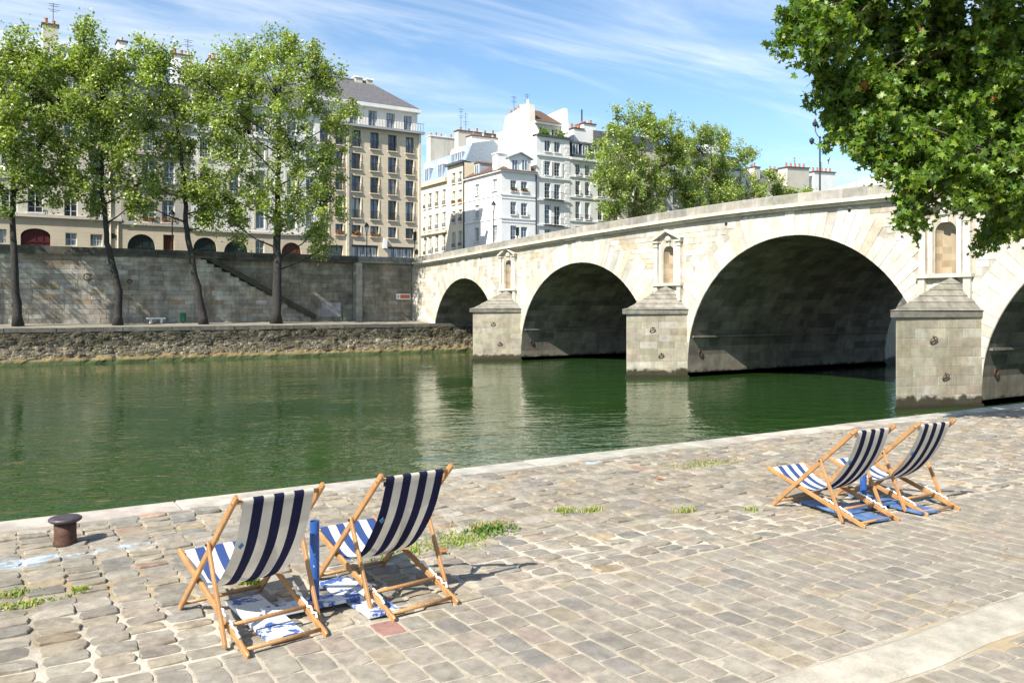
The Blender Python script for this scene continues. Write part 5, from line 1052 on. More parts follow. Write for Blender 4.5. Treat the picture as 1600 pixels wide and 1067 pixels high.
mb = MB(); mb.lathe([(.26, 0), (.26, .5), (.16, .65), (.13, 1.3), (.08, 1.4), (.07, h - .1), (.12, h), (.05, h + .1)], (0, 0, 0), 8); mb.build('post', IRON, t)
for sg, up_ in ((-1, 0), (1, 0), (.25, 1)):
    mb = MB(); yy = sg * .85; pts = [(0, 0, h - .5), (0, yy * .35, h - .62), (0, yy * .8, h - .35), (0, yy, h + .02)] if not up_ else [(0, 0, h), (0, .25, h + .2), (0, .45, h + .6), (0, .5, h + 1.0)]; mb.tube(pts, .045, 6); arm = mb.build('arm', IRON, t)
    q = pts[-1]; mb = MB(); mb.lathe([(.05, 0), (.20, .12), (.24, .34), (.12, .5), (.05, .72)] if up_ else [(.04, .1), (.2, -.02), (.22, -.2), (.12, -.42), (.03, -.5)][::-1], q, 8); mb.build('lantern', IRON, arm)
def traffic_light(x, y, z, h, label):
    t = thing('traffic_light', label, 'traffic light', (x, y, z), 0, 'traffic lights at the bridge end'); mb = MB(); mb.tube([(0, 0, 0), (0, 0, h)], .06, 8); mb.build('post', IRON, t); mb = MB(); mb.box(-.17, .17, -.16, .12, h - 1.0, h + .05); b = mb.build('signal_box', BLACKP, t)
    for i, m_ in enumerate((BLACKP, BLACKP, GREENP)):
        mb = MB(); zz = h - .15 - i * .32; mb.tube([(0, -.16, zz), (0, -.20, zz)], .11, 10); mb.build('signal_lens', m_, b); mb = MB(); mb.box(-.13, .13, -.34, -.165, zz + .11, zz + .14); mb.build('visor', BLACKP, b)
a = onW(808, 356, 89); traffic_light(a[0], 89, ctop(86), a[1] - ctop(86), 'traffic light showing green in front of the white corner house')
a = onW(648, 363, 92); traffic_light(a[0], 92, STREET, a[1] - STREET, 'traffic light at the corner of the beige apartment block')
a0 = onW(619, 459, 85.85); a1 = onW(641, 468, 85.85); t = thing('wall_sign', 'small white framed sign with a red panel fixed to the embankment wall', 'sign', (a0[0], 85.85, a1[1]))
w, h = a1[0] - a0[0], a0[1] - a1[1]; mb = MB(); mb.box(0, w, -.05, .04, 0, h); mb.build('board', WHITEP, t); mb = MB(); mb.box(w * .28, w * .93, -.065, -.052, h * .2, h * .82); mb.build('red_panel', REDP, t); mb = MB(); mb.box(w * .07, w * .19, -.065, -.052, h * .25, h * .78); mb.build('emblem', PL_GREY, t)
mb = MB()
for k in range(6): mb.box(w * (.36 + k * .085), w * (.36 + k * .085 + .055), -.075, -.067, h * .4, h * (.55 + .08 * (k % 2)))
mb.build('faint_lettering', ORANGEP, t)
a = onW(286, 505, 85.2); t = thing('litter_bin', 'green litter bin at the foot of the embankment wall', 'bin', (a[0], 85.2, 3.26)); mb = MB(); mb.lathe([(.24, .1), (.28, .85), (.30, .88), (.30, .92)], (0, 0, 0), 10); mb.build('bin_body', GREENP, t); mb = MB(); mb.box(-.04, .04, .25, .33, 0, 1.0); mb.build('bin_post', GREENP, t)
a = onW(535, 505, 85.6); t = thing('green_post', 'thin green post beside the grey panel on the lower quay', 'post', (a[0], 85.6, 3.28)); mb = MB(); mb.tube([(0, 0, 0), (0, 0, .95)], .07, 8); mb.build('shaft', GREENP, t); mb = MB(); mb.tube([(0, 0, .95), (0, 0, 1.02)], .10, 8); mb.build('cap', GREENP, t)
a = onW(229, 500, 84.6); b = onW(258, 500, 84.6); t = thing('stone_bench', 'low pale stone bench on the lower quay between the second and third poplar', 'bench', (a[0], 84.6, 3.25)); L_ = b[0] - a[0]; mb = MB(); mb.box(0, L_, -.25, .25, .38, .52); mb.build('seat', PL_LIGHT, t)
for x in (.25, L_ - .45): mb = MB(); mb.box(x, x + .2, -.2, .2, 0, .38); mb.build('support', PL_LIGHT, t)

# ================================================================== TREES
def leaf_cloud(rs, cent, sig, cnt, size, pal, flat=.55):
    """bent leaf quads scattered in soft clumps; returns verts, colours"""
    cent = np.asarray(cent); k = np.repeat(np.arange(len(cent)), cnt); n = len(k)
    c = cent[k] + rs.normal(0, 1, (n, 3)) * np.asarray(sig)[k]
    nrm = rs.normal(0, 1, (n, 3)); nrm[:, 2] = np.abs(nrm[:, 2]) * (1 + flat); nrm /= np.linalg.norm(nrm, axis=1)[:, None]
    a = np.cross(nrm, rs.normal(0, 1, (n, 3))); a /= np.linalg.norm(a, axis=1)[:, None]; b = np.cross(nrm, a)
    s = (size * rs.uniform(.65, 1.35, n))[:, None]
    v = np.stack([c - a * s * .62, c + b * s * .42 + nrm * s * .12, c + a * s * .62, c - b * s * .42 + nrm * s * .12], 1).reshape(-1, 3)
    pal = np.asarray(pal); clump = rs.uniform(.78, 1.22, len(cent))[k]
    col = pal[rs.integers(0, len(pal), n)] * (rs.uniform(.75, 1.3, n) * clump)[:, None]
    return v, np.repeat(col, 4, 0)
def quads_mesh(name, v, col, mat):
    n = len(v) // 4; i = np.arange(n) * 4
    f = np.stack([i, i + 1, i + 2, i, i + 2, i + 3], 1).ravel(); return np_mesh(name, v, f, np.full(n * 2, 3), col, mat)
POPPAL = [(.25, .315, .055), (.21, .285, .05), (.31, .36, .08), (.17, .24, .045), (.36, .39, .12), (.24, .315, .11)]
def lobed_tree(name, label, cat, base, trunk, r0, lobes, seed, group, bark=BARK, dens=1.0, size=.235, pal=POPPAL, leafm=POPLEAF):
    rs = np.random.default_rng(seed); rp = random.Random(seed); base = Vector(base); t = thing(name, label, cat, base, 0, group)
    tp = [Vector(p) - base for p in trunk]; mb = MB()
    pts = [];                                             # densify the trunk
    for i in range(len(tp) - 1):
        for k in range(4): pts.append(tp[i].lerp(tp[i + 1], k / 4))
    pts.append(tp[-1]); n = len(pts)
    for i in range(1, n - 1): pts[i] = pts[i] + Vector((rp.gauss(0, .05), rp.gauss(0, .05), 0))
    rad = [r0 * (1.35 if i == 0 else 1) * (1 - .86 * i / (n - 1)) for i in range(n)]; mb.tube(pts, rad, 9); mb.build('trunk', bark, t, True)
    mb = MB(); C, S, K = [], [], []
    for (c, r) in lobes:
        c = Vector(c) - base
        cand = [i for i in range(n) if pts[i].z < c.z - .25 * math.hypot(c.x - pts[i].x, c.y - pts[i].y)] or [0]
        i0 = min(cand, key=lambda i: (pts[i] - c).length + .5 * abs((c.z - pts[i].z) - 1.1 * math.hypot(c.x - pts[i].x, c.y - pts[i].y)))
        s = pts[i0]; rb_ = max(.028, min(rad[i0] * .5, .10)); m = s.lerp(c, .5) + Vector((rp.gauss(0, .2), rp.gauss(0, .2), -.25)); mb.tube([s, s.lerp(m, .55), m, m.lerp(c, .6), c], [rb_, rb_ * .8, rb_ * .62, rb_ * .45, rb_ * .22], 5, cap=False)
        nc = max(6, int(9 * r * r ** .5 * .72))
        for _ in range(nc):
            d = Vector((rs.normal(), rs.normal(), rs.normal())); d = d.normalized() * r * rs.uniform(.30, 1.22); d.z *= 1.25; q = c + d
            mb.tube([m.lerp(c, rs.uniform(.3, 1)), c + d * .55 + Vector((0, 0, -.1)), q], [.04, .025, .01], 3, cap=False)
            sg = rs.uniform(.26, .50); C.append(q); S.append((sg, sg, sg * rs.uniform(.8, 1.4))); K.append(int(dens * rs.uniform(50, 118)))
    mb.build('limbs', bark, t, True)
    v, col = leaf_cloud(rs, np.array([tuple(p) for p in C]), np.array(S), np.array(K), size, pal)
    link('crown', quads_mesh('crown', v, col, leafm), t); return t
def lob(l, w, rs): return [(Vector((*onW(u, v, w + (k := rs.uniform(-.55, .55) * r * 1.6))[:1], w + k, onW(u, v, w + k)[1])), r) for u, v, r in l]
def trk(l, w): return [Vector((onW(u, v, w)[0], w, onW(u, v, w)[1])) for u, v in l]
def gz(y): return 3.0 + (y - 80.4) * .05 + .01
GRP = 'poplars along the lower quay'
rs = random.Random(11)
trees = [
 ('poplar at the left edge of the quay row with a straight forked trunk', 28, [(28, 507), (24, 440), (20, 370), (19, 300), (22, 200), (30, 110)],
  [(20, 78, 1.7), (48, 100, 2.3), (78, 98, 1.9), (8, 150, 2.9), (60, 155, 3.0), (98, 152, 2.0), (20, 215, 2.8), (72, 222, 2.8), (100, 262, 1.5), (-22, 200, 2.9), (36, 272, 1.8), (84, 300, 1.3), (-5, 285, 1.8), (-30, 110, 2.4), (66, 268, 1.5)], 41),
 ('poplar with a kinked trunk, second from the left in the quay row', 184, [(184, 508), (185, 455), (176, 415), (167, 380), (162, 320), (158, 250), (150, 150), (138, 80)],
  [(131, 62, 1.4), (150, 92, 2.1), (114, 112, 1.8), (184, 108, 2.1), (165, 150, 2.9), (125, 170, 2.4), (203, 158, 2.1), (150, 215, 2.6), (195, 228, 2.2), (112, 232, 1.8), (214, 288, 1.7), (128, 288, 1.5), (172, 280, 1.9), (208, 318, 1.1), (150, 322, 1.0)], 42),
 ('poplar with a curved leaning trunk in front of the narrow grey house', 318, [(318, 507), (311, 460), (301, 410), (292, 360), (288, 310), (284, 240), (268, 150), (252, 90)],
  [(236, 78, 1.3), (258, 98, 1.7), (226, 112, 1.7), (286, 108, 1.6), (250, 150, 2.2), (290, 166, 2.0), (230, 190, 1.9), (302, 228, 1.9), (264, 235, 1.8), (240, 288, 1.6), (302, 290, 1.7), (322, 318, 1.2), (226, 318, 1.0), (316, 346, .8)], 43),
 ('broadest poplar of the quay row standing in front of the stair wall', 432, [(432, 506), (433, 440), (433, 370), (434, 320), (436, 260), (436, 180), (440, 90)],
  [(398, 82, 1.6), (440, 80, 1.7), (350, 112, 2.1), (380, 122, 2.7), (470, 96, 2.0), (500, 112, 1.8), (430, 140, 3.1), (340, 170, 2.4), (490, 160, 2.8), (540, 182, 1.7), (380, 200, 2.9), (450, 212, 2.7), (358, 250, 2.3), (512, 240, 2.3), (344, 300, 2.1), (400, 300, 2.4), (470, 290, 2.5), (520, 306, 2.1), (368, 352, 1.5), (500, 350, 1.7), (440, 346, 1.3), (505, 388, .9), (325, 130, 1.6)], 44)]
for lab, u, path, lobs, seed in trees:
    wv = 83.0; bx = onW(u, 507, wv)[0]; tr = trk(path, wv); tr[0].z = gz(wv)
    lobed_tree('poplar_tree', lab, 'tree', (bx, wv, gz(wv)), tr, .38 if seed != 44 else .50, lob([(a_, b_, c_ * (.92 if seed != 44 else 1.0)) for a_, b_, c_ in lobs], wv, rs), seed, GRP)
# one more of the row just left of the picture: its shadow rakes over the wall
tr = [Vector((-7.5 + dx_, 83, z)) for dx_, z in ((0, gz(83)), (.2, 9), (.1, 15), (-.3, 22), (0, 28))]
lb = [(Vector((-7.5 + rs.gauss(0, 1.9) * (1 - abs(z - 18) / 22), 83 + rs.gauss(0, 1.4) * (1 - abs(z - 18) / 22), z)), rs.uniform(1.4, 2.2)) for z in np.linspace(17, 28, 10)]
lobed_tree('poplar_tree', 'poplar of the quay row just beyond the left edge of the picture', 'tree', (-7.5, 83, gz(83)), tr, .45, lb, 92, GRP, dens=.6)
REDGE = [(.26, .33, .075), (.22, .30, .065), (.31, .37, .10), (.19, .265, .06), (.34, .38, .13)]
rt = [
 ('first bushy tree behind the bridge parapet beside the light grey house', 985, 93.0, [(985, 400), (990, 330), (1000, 270), (1005, 210)],
  [(962, 205, 2.0), (1000, 196, 2.0), (985, 240, 3.0), (942, 240, 1.8), (1050, 214, 2.4), (1040, 258, 3.0), (968, 285, 2.8), (1018, 305, 3.0), (1066, 288, 2.4), (1026, 205, 1.8), (948, 280, 1.6), (1000, 340, 2.2), (960, 325, 2.0), (1070, 240, 1.8)], 51),
 ('second looser tree behind the bridge parapet against the open sky', 1110, 96.0, [(1108, 390), (1110, 320), (1112, 260), (1110, 215)],
  [(1104, 206, 1.5), (1090, 235, 2.2), (1130, 228, 2.2), (1162, 245, 1.5), (1120, 270, 2.8), (1090, 288, 2.6), (1150, 288, 2.2), (1180, 300, 1.4), (1130, 310, 2.2), (1080, 318, 2.0)], 52),
 ('small bright bushy tree low behind the bridge parapet', 1212, 92.0, [(1212, 380), (1212, 320), (1210, 290)],
  [(1212, 298, 1.3), (1202, 276, .7), (1238, 300, 1.0), (1186, 302, 1.0), (1262, 302, .6), (1222, 312, 1.3)], 53)]
for lab, u, wv, path, lobs, seed in rt:
    tr = trk(path, wv); tr[0].z = STREET; lobed_tree('street_tree', lab, 'tree', (tr[0].x, wv, STREET), tr, .3, lob([(a_, b_, c_ * 1.1) for a_, b_, c_ in lobs], wv, rs), seed, 'trees at the far end of the bridge', BARKP, 1.25, .25, REDGE)

# ---- overhanging plane tree at the right: palmate leaves on drooping sprays
def palm_leaf(r):
    """five-lobed leaf folded on its midrib, unit size"""
    ang = [(-90, .08), (-62, .52), (-38, .34), (-14, .74), (10, .50), (30, .90), (52, .56), (72, .62), (90, 1.10)]
    right = [(math.cos(math.radians(a)) * l * (1 + r.uniform(-.08, .08)), math.sin(math.radians(a)) * l) for a, l in ang]
    P = []; fold = r.uniform(.10, .35); droop = r.uniform(.05, .30)
    for x, y in right: P.append((x, y, abs(x) * fold - droop * y * y))
    for x, y in right[1:-1]: P.append((-x * r.uniform(.92, 1.06), y, abs(x) * fold - droop * y * y))
    P.append((0, .15, 0)); F = []; m = len(P) - 1; n = len(right)
    for i in range(n - 1): F.append((m, i, i + 1))
    left = [0] + list(range(n, m)) + [n - 1]
    for i in range(len(left) - 1): F.append((m, left[i + 1], left[i]))
    return np.array(P) * .5, F
rp = random.Random(77); rn = np.random.default_rng(77)
PB = Vector((19.6, 5.2, QZ)); plane = thing('plane_tree', 'big leafy plane tree overhanging the quay from the right edge', 'tree', PB)
tp = [Vector((0, 0, 0)), Vector((-.1, .2, 1.8)), Vector((-.35, .7, 3.6)), Vector((-.5, 1.1, 5.4)), Vector((-.3, 1.2, 7.4)), Vector((0, 1.0, 9.8)), Vector((.2, 1.2, 12.0))]
mb = MB(); mb.tube(tp, [.42, .34, .30, .26, .20, .13, .06], 10); mb.build('trunk', BARKP, plane, True)
SPR = [(1240, 38, .40), (1216, 48, .20), (1228, 18, .3), (1290, 62, .55), (1320, 25, .65), (1275, 20, .4), (1262, 78, .25), (1300, 125, .48), (1276, 120, .28), (1345, 130, .65), (1395, 60, .85), (1420, 150, .85), (1300, 182, .34), (1285, 205, .16), (1350, 195, .45), (1338, 226, .20), (1318, 226, .10), (1410, 222, .50), (1385, 235, .25),
       (1480, 80, .95), (1500, 180, .95), (1560, 60, .95), (1575, 170, .95), (1480, 250, .65), (1550, 262, .75), (1432, 262, .30), (1355, 256, .09), (1366, 262, .08), (1402, 300, .26), (1400, 330, .28), (1388, 348, .13), (1410, 300, .26), (1412, 352, .12), (1530, 292, .38), (1562, 335, .36), (1562, 368, .22), (1590, 318, .5), (1538, 384, .10), (1556, 385, .1), (1600, 265, .75),
       (1660, 60, 1.0), (1680, 180, 1.0), (1670, 290, .8), (1760, 120, 1.1), (1770, 260, .9), (1860, 180, 1.1), (1650, -60, 1.0), (1500, -60, 1.0), (1380, -50, .9), (1290, -40, .5), (1780, -80, 1.2), (1900, 40, 1.1), (1950, 220, 1.0), (2060, 60, 1.2), (2100, 200, 1.0), (2200, 120, 1.2), (1560, -150, 1.1), (1700, -200, 1.2), (1900, -150, 1.2), (2080, -120, 1.2)]
LPAL = [(.10, .18, .020), (.075, .145, .018), (.135, .215, .022), (.05, .105, .016), (.175, .255, .026), (.22, .28, .035)]
CROWN = [(1420, -430, 11.4, .9), (1500, -300, 12.0, .9), (1560, -480, 11.2, 1.0), (1640, -360, 11.8, 1.0), (1720, -500, 11.2, 1.0), (1780, -330, 12.0, 1.0), (1880, -440, 11.6, 1.1), (1460, -560, 10.9, .8), (1640, -620, 10.8, 1.0), (1980, -300, 12.2, 1.1), (1820, -640, 11, 1.1), (1600, -210, 12.6, .8), (2050, -520, 12, 1.2), (1500, -700, 11.5, 1.0)]
limb = MB(); leaves = []
hubs = [atD(1480, -380, 12.4) - PB, atD(1720, -420, 12.2) - PB, atD(1500, 60, 14.2) - PB, atD(1420, -30, 14.4) - PB, atD(1640, 150, 14.6) - PB, atD(1760, 60, 15) - PB, atD(1600, -120, 15) - PB, atD(1950, 80, 15.4) - PB, atD(1560, 240, 14.0) - PB]
for h in hubs:
    s = min(tp[2:], key=lambda p: (p - h).length + (2 if p.z > h.z else 0)); m = s.lerp(h, .5) + Vector((0, 0, .5)); limb.tube([s, s.lerp(m, .5) + Vector((0, 0, .2)), m, m.lerp(h, .5), h], [.15, .12, .09, .065, .04], 6)
for (u, v, r, *dd) in SPR + [(a_, b_, r_, d_) for a_, b_, d_, r_ in CROWN]:
    u, v = (u + 16 + (8 if v > 200 else 0), v - (12 if v > 270 else 0)) if u < 1480 else (u, v - (16 if v > 300 else 0))
    d = dd[0] if dd else rp.uniform(12.9, 15.2) if r > .3 else rp.uniform(13.2, 14.4); c = atD(u, v, d) - PB; h = min(hubs, key=lambda p: (p - c).length); m = h.lerp(c, .55) + Vector((0, 0, .15)); limb.tube([h, m, c], [.035, .02, .008], 5)
    nt_ = int(6 + 27 * (r / .5) ** 2 * (.8 if r > .7 else 1) * (.55 if dd else 1.0 if u < 1640 else .25)); ow = (c - Vector((-1.2, 2.5, 7.0))).normalized()
    for k in range(nt_):
        dr = (Vector((rn.normal(), rn.normal(), rn.normal())) + ow * .55).normalized(); s0 = c + dr * r * rn.uniform(-.2, .35); e = c + dr * r * rn.uniform(.5, 1.30) ** 1.15 + Vector((rn.normal() * .06, rn.normal() * .06, -abs(rn.normal()) * .16)); md = s0.lerp(e, .5) + Vector((0, 0, .05))
        limb.tube([s0, md, e], [.007, .005, .003], 3, cap=False); L = (e - s0).length
        if k % 3 == 0: limb.tube([m.lerp(c, rn.uniform(.5, 1)), s0], [.010, .007], 3, cap=False)
        for q in range(int(8 + 50 * L)):
            tt = rn.uniform(.15, 1.04); pp = s0.lerp(md, tt * 2) if tt < .5 else md.lerp(e, tt * 2 - 1)
            leaves.append((pp + Vector((rn.normal() * .060, rn.normal() * .060, rn.normal() * .05 - .02)), rp.uniform(.046, .108) * (1 if r > .15 else .85), rp.uniform(0, 6.283), rp.gauss(0, .9), rp.gauss(.45, .75)))
limb.build('limbs', BARKP, plane, True)
shapes = [palm_leaf(rp) for _ in range(7)]; meshes = []
for si in range(7):
    for ci in range(6):
        mb = MB(); mb.add([tuple(p) for p in shapes[si][0]], shapes[si][1], LPAL[ci]); meshes.append((si, ci, mb.mesh('leaf', PLANELEAF)))
def lkey(l):
    p = project(l[0] + PB); return -(l[1] / p[2]) if p and 1180 < p[0] < 1610 and p[1] > -20 and (l[0] + PB - Vector((0, 0, 4.8))).length < 14.3 else 0
leaves.sort(key=lkey)
from mathutils import Euler
V, Fl, Lt, Cc_ = [], [], [], []; base_i = 0
for i, (c, s, az, roll, pitch) in enumerate(leaves):
    e = Euler((-pitch, roll, az), 'XYZ'); si = rp.randrange(7); ci = rp.choice((0, 0, 0, 1, 1, 1, 2, 2, 3, 3, 4, 5)); rust = rp.random() < .0012
    if i < 300:
        o = link('leaf', meshes[si * 6 + ci][2], plane); o.location = c; o.rotation_euler = e; o.scale = (s * 2,) * 3; continue
    M = np.array(e.to_matrix()); P, F = shapes[si]; v = P @ M.T * (s * 2) + np.array(c); V.append(v); Fl.append(np.array(F).ravel() + base_i); Lt.append(len(F)); base_i += len(P)
    col = np.array((.30, .07, .02) if rust else LPAL[ci]) * rp.uniform(.8, 1.2); Cc_.append(np.repeat(col[None], len(P), 0))
link('foliage', np_mesh('foliage', np.concatenate(V), np.concatenate(Fl), np.full(sum(Lt), 3), np.concatenate(Cc_), PLANELEAF), plane, kind='stuff')

# ================================================================== ON THE QUAY
t = thing('mooring_bollard', 'squat rusty iron bollard with a flat mushroom cap near the edge of the quay', 'bollard', (.63, 8.42, QZ))
mb = MB(); mb.lathe([(.105, -.01), (.094, .03), (.090, .10), (.090, .215)], (0, 0, 0), 20); mb.build('shaft', RUST, t, True)
mb = MB(); mb.lathe([(.085, .20), (.118, .205), (.134, .218), (.136, .232), (.122, .244), (.07, .252), (.02, .248)], (0, 0, 0), 26); mb.build('cap', BOLCAP, t, True)

def rail(mb, a, b, w=.024, h=.044):
    """squared timber with eased edges and rounded ends"""
    a, b = Vector(a), Vector(b); d = (b - a).normalized(); mb.bar(a, b, w, h, (0, -d.z, d.y) if abs(d.x) < .9 else (0, 0, 1), bev=.0055)
    for p, s in ((a, -1), (b, 1)):
        q = p + d * s * .018; n = 8; up = Vector((0, -d.z, d.y)).normalized(); sd = d.cross(up).normalized()
        r0 = [p + sd * x * w / 2 + up * y * h / 2 for x, y in ((-1, -.75), (-.55, -1), (.55, -1), (1, -.75), (1, .75), (.55, 1), (-.55, 1), (-1, .75))]; r1 = [q + (k - p) * .62 for k in r0]
        mb.add(r0 + r1, [(i, (i + 1) % n, n + (i + 1) % n, n + i) for i in range(n)] + [tuple(range(n, 2 * n))])
def bez(P, t):
    a, b, c, d = [Vector(p) for p in P]; return a * (1 - t) ** 3 + b * 3 * t * (1 - t) ** 2 + c * 3 * t * t * (1 - t) + d * t ** 3
def deck_chair(loc, rotz, label, first_navy, tag_on=True, recline=0, sag=0, seed=1):
    r = random.Random(seed); t = thing('deck_chair', label, 'deck chair', (loc[0], loc[1], QZ), rotz, 'striped deck chairs on the quay')
    yt, zt = .10 + recline * -.05, .945 - recline * .03; zoff = .022
    for sx in (-1, 1):
        mb = MB(); rail(mb, (sx * .287, 1.075, zoff), (sx * .287, yt, zt)); mb.build('back_rail', WOOD, t)
        mb = MB(); rail(mb, (sx * .258, .0, zoff), (sx * .258, 1.17, .385)); mb.build('seat_rail', WOOD, t)
        f = .615; py = 1.075 + (yt - 1.075) * f; pz = zoff + (zt - zoff) * f
        mb = MB(); rail(mb, (sx * .316, py, pz), (sx * .316, .20, .035), .022, .038); mb.build('prop_leg', WOOD, t)
        mb = MB(); mb.tube([(sx * .27, py, pz), (sx * .336, py, pz)], .008, 8); mb.build('pivot_bolt', IRON, t)
        mb = MB(); pts = []
        for k in range(15): q = k / 14; pts.append((sx * (.258 + .008 * math.sin(k * 2.1)), .12 + .34 * q, .022 + .31 * (.12 + .34 * q) + .030 + .018 * abs(math.sin(k * 1.35))))
        mb.tube(pts, .0085, 5); pts = [(sx * .258 + .012, .20, .11), (sx * .258 + .03, .18, .07), (sx * .258 + .025, .14, .045), (sx * .258 + .01, .15, .075)]; mb.tube(pts, .006, 5); mb.build('cord', CORDM, t)
    for (y, z, hw, rr) in ((.05, .038, .258, .0135), (.265, .125, .325, .0135), (1.045, .055, .287, .0125), (yt + .035, zt - .035, .30, .015), (1.135, .374, .258, .014)):
        mb = MB(); mb.tube([(-hw, y, z), (hw, y, z)], rr, 10); mb.build('crossbar', WOOD, t, True)
    hw = .236; bands = 7; ncol = 3; y0, z0 = yt + .035, zt - .035
    cps = [(y0 - .018, z0), (y0 + .13 - sag * .05, .41 - sag * .06), (.68, .015 - sag * .07), (1.117, .389)]; rows = []
    for k in range(6): a = math.radians(150 - k * 36); rows.append((y0 + .02 * math.cos(a), z0 + .02 * math.sin(a)))
    rows = rows[::-1]; path = [(y0 + .02, z0 - .05), (y0 + .02, z0)] + [(y0 + .020 * math.cos(math.radians(q)), z0 + .020 * math.sin(math.radians(q))) for q in (45, 90, 135)]
    for k in range(25): p = bez([(0, *c) for c in cps], k / 24); path.append((p.y, p.z))
    path += [(1.127, .3935), (1.137, .3945), (1.148, .391), (1.155, .380), (1.154, .366), (1.145, .355)]
    mb = MB(); n = bands * ncol; m = len(path)
    P = []
    for k, (y, z) in enumerate(path):
        for j in range(n + 1):
            x = -hw + 2 * hw * j / n; b = 1 - (2 * j / n - 1) ** 2; q = max(0, math.sin(math.pi * min(1, max(0, (k - 5) / 24))))
            P.append((x + .004 * math.sin(k * .7 + seed) * q, y + .010 * q * (1 - b) + .003 * q * math.sin(j * .9 + seed * 2), z - .012 * q * b + .004 * q * math.sin(j * 1.1 + k * .5 + seed)))
    for k in range(m - 1):
        for j in range(n):
            mi = ((j // ncol) + (0 if first_navy else 1)) % 2; mb.add([P[k * (n + 1) + j], P[k * (n + 1) + j + 1], P[(k + 1) * (n + 1) + j + 1], P[(k + 1) * (n + 1) + j]], [(0, 1, 2, 3)], (1, 1, 1), mi)
    me = mb.mesh('canvas', [NAVY, CREAM]); import bmesh; bm = bmesh.new(); bm.from_mesh(me); bmesh.ops.remove_doubles(bm, verts=bm.verts, dist=1e-5)
    for f in bm.faces: f.smooth = True
    bm.to_mesh(me); bm.free(); link('canvas', me, t)
    if tag_on:                                            # small blue maker's label on the left selvedge, on the back
        k = 9; (y, z), (y2, z2) = path[k], path[k + 2]; mb = MB(); dn = Vector((0, z2 - z, -(y2 - y))).normalized() * -.006
        if dn.y > 0: dn = -dn
        c = Vector((-hw + .035, (y + y2) / 2, (z + z2) / 2)) + dn * 1.6; ud = Vector((0, y2 - y, z2 - z)).normalized(); a = .024
        mb.prism([c + ud * a * 1.2, c + Vector((a * .85, 0, 0)), c - ud * a * 1.2, c - Vector((a * .85, 0, 0))], dn * .4); mb.build('label_tag', TAGB, t)
    return t
deck_chair((1.60, 5.14), math.radians(8), 'striped deck chair with white canvas edges nearest the bollard', False, True, 0, 0, 1)
deck_chair((2.585, 5.22), math.radians(7), 'striped deck chair with navy canvas edges left of the grass tufts', True, True, -.3, 0, 2)
deck_chair((7.33, 4.99), math.radians(-1.5), 'striped deck chair with white edges in the far pair, the one closer to the camera', False, True, .7, .5, 3)
deck_chair((8.26, 4.93), math.radians(-3), 'striped deck chair with white edges farthest right, beyond the blue boards', False, True, .7, .2, 4)

def stand(loc, rotz, label, boards, post, bm_):
    t = thing('parasol_stand', label, 'parasol stand', (loc[0], loc[1], QZ), rotz, 'blue parasol stands between the chairs'); r = random.Random(int(loc[0] * 10))
    for (x0, x1, y0, y1, z) in boards:
        mb = MB(); e = .004; c = [(x0, y0), (x1 + r.uniform(-.01, .01), y0 + r.uniform(-.01, .01)), (x1 + r.uniform(-.01, .01), y1), (x0, y1 + r.uniform(-.01, .01))]; cx, cy = (x0 + x1) / 2, (y0 + y1) / 2
        P = [(x, y, z) for x, y in c] + [(x, y, z + .018) for x, y in c] + [(x + (cx - x) * .02, y + (cy - y) * .02, z + .022) for x, y in c]
        mb.add(P, [(3, 2, 1, 0), (0, 1, 5, 4), (1, 2, 6, 5), (2, 3, 7, 6), (3, 0, 4, 7), (4, 5, 9, 8), (5, 6, 10, 9), (6, 7, 11, 10), (7, 4, 8, 11), (8, 9, 10, 11)]); mb.build('board', bm_, t)
    (px_, py, h, rr) = post; mb = MB(); n = 18
    ro = [(rr * math.cos(2 * math.pi * i / n), rr * math.sin(2 * math.pi * i / n)) for i in range(n)]
    P = [(px_ + x, py + y, .05) for x, y in ro] + [(px_ + x, py + y, h) for x, y in ro] + [(px_ + x * .86, py + y * .86, h) for x, y in ro] + [(px_ + x * .86, py + y * .86, h - .12) for x, y in ro]
    mb.add(P, [(k * n + i, k * n + (i + 1) % n, (k + 1) * n + (i + 1) % n, (k + 1) * n + i) for k in range(3) for i in range(n)] + [tuple(range(3 * n, 4 * n))]); mb.build('post', BLUEPOST, t, False)
    mb = MB(); mb.lathe([(rr * 2.1, .052), (rr * 2.1, .060), (rr * 1.1, .064)], (px_, py, 0), 16); mb.build('base_plate', BLUEPOST, t)
    return t
stand((1.96, 5.66), math.radians(3), 'peeling white and blue board stand with a blue post between the two near chairs',
      [(-.49, -.25, -.285, .43, .026), (-.485, -.245, -.43, -.292, .026), (.20, .44, -.265, .45, .026), (.205, .445, -.41, -.272, .026), (-.36, .32, -.09, .09, .049)], (0, .03, .615, .033), PEEL)
stand((7.80, 5.44), math.radians(-6), 'blue painted board stand with a blue post between the two far chairs',
      [(-.53, -.26, -.25, .44, .026), (-.525, -.255, -.46, -.257, .026), (.18, .44, -.25, .44, .026), (.185, .445, -.46, -.257, .026), (-.36, .30, -.10, .09, .049)], (-.06, .03, .56, .033), BLUEB)
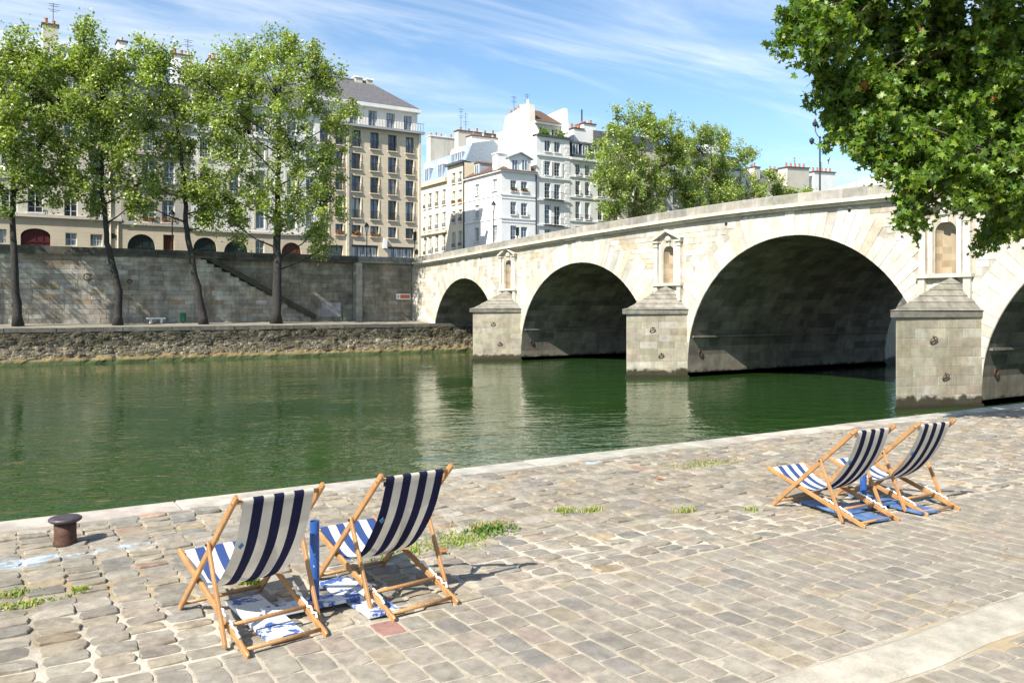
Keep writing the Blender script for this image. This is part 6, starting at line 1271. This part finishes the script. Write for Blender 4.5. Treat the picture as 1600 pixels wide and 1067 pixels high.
def tuft(loc, rx, ry, n, h, label, pal, lean=.5, seed=1, w=.006, name='grass_tuft'):
    r = random.Random(seed); mb = MB()
    for _ in range(n):
        x, y = r.gauss(0, rx * .5), r.gauss(0, ry * .5); a = r.uniform(0, 6.28); L = h * r.uniform(.4, 1.1); l = lean * r.uniform(.3, 1.7) * L; dx_, dy_ = math.cos(a) * l, math.sin(a) * l; px_, py = -math.sin(a) * w, math.cos(a) * w; c = vary(r, r.choice(pal), .2)
        mb.add([(x - px_, y - py, -.01), (x + px_, y + py, -.01), (x + dx_ * .4 + px_ * .8, y + dy_ * .4 + py * .8, L * .65), (x + dx_ * .4 - px_ * .8, y + dy_ * .4 - py * .8, L * .65), (x + dx_, y + dy_, L)], [(0, 1, 2, 3), (3, 2, 4)], c)
    return mb.build(name, GRASSM, None, loc=(loc[0], loc[1], QZ + .01), label=label, cat='grass', group='weeds growing between the cobbles')
GP = [(.26, .33, .07), (.21, .29, .06), (.32, .36, .12), (.40, .38, .17)]; GD = [(.34, .29, .13), (.26, .25, .09), (.40, .34, .18)]; GN = [(.09, .16, .035), (.12, .20, .04)]
tuft((3.60, 6.66), .40, .26, 620, .032, 'largest light green grass patch right of the navy edged deck chair', GP, .6, 1)
tuft((4.00, 6.76), .20, .14, 150, .06, 'dark green rosette weed at the right end of the big grass patch', GN, .9, 31, .011)
tuft((4.06, 6.92), .22, .14, 260, .05, 'dry straw coloured tuft behind the dark rosette weed', GD, .6, 3)
tuft((3.02, 6.62), .34, .16, 260, .045, 'grass patch seen under the canvas of the navy edged deck chair', GP, .6, 4)
tuft((3.10, 7.02), .36, .10, 140, .04, 'thin grass line along a joint behind the navy edged deck chair', GP, .6, 5)
tuft((5.04, 7.03), .12, .08, 130, .045, 'small grass tuft in mid pavement, left one of a close pair', GP, .6, 6); tuft((5.30, 6.90), .13, .08, 150, .045, 'small grass tuft in mid pavement, right one of a close pair', GP, .6, 7)
tuft((8.15, 8.15), .55, .20, 330, .03, 'low yellowish grass patch near the coping in mid distance', GD + GP, .7, 8)
tuft((.18, 7.15), .16, .10, 150, .03, 'weed at the left edge below the blue paint stain', GP, .8, 9, .008); tuft((.23, 6.84), .26, .07, 170, .03, 'weed strip along a joint at the left edge above the reddish cobble', GP, .8, 10, .008)
tuft((.62, 6.95), .05, .04, 120, .04, 'tiny weed between two long cobbles right of the left edge weeds', GP, .8, 23, .008); tuft((1.72, 6.46), .07, .04, 150, .05, 'small weed under the canvas of the deck chair nearest the bollard', GP, .8, 12, .008)
tuft((6.10, 6.37), .14, .07, 90, .045, 'sparse tuft at a pale joint left of the far chairs', GD + GP, .7, 13); tuft((6.70, 6.05), .12, .06, 70, .04, 'sparse dry tuft just left of the foot of the far chairs', GD + GP, .7, 14)
for (u, v, lab, c) in ((690, 861, 'fallen orange brown leaf beside the grass under the navy edged chair', (.42, .17, .04)), (1030, 747, 'fallen orange leaf lying on the cobbles in mid pavement', (.62, .22, .05)), (1433, 649, 'fallen orange leaf near the coping beside the far chairs', (.60, .25, .07))):
    q = onZ(u, v, QZ + .04); mb = MB(); P, F = shapes[1]; mb.add([tuple(p * .13) for p in P], F, c); o = mb.build('fallen_leaf', PLANELEAF, None, loc=(q[0], q[1], QZ + .045), label=lab, cat='leaf', group='fallen leaves on the quay'); o.rotation_euler = (.25, .15, u)
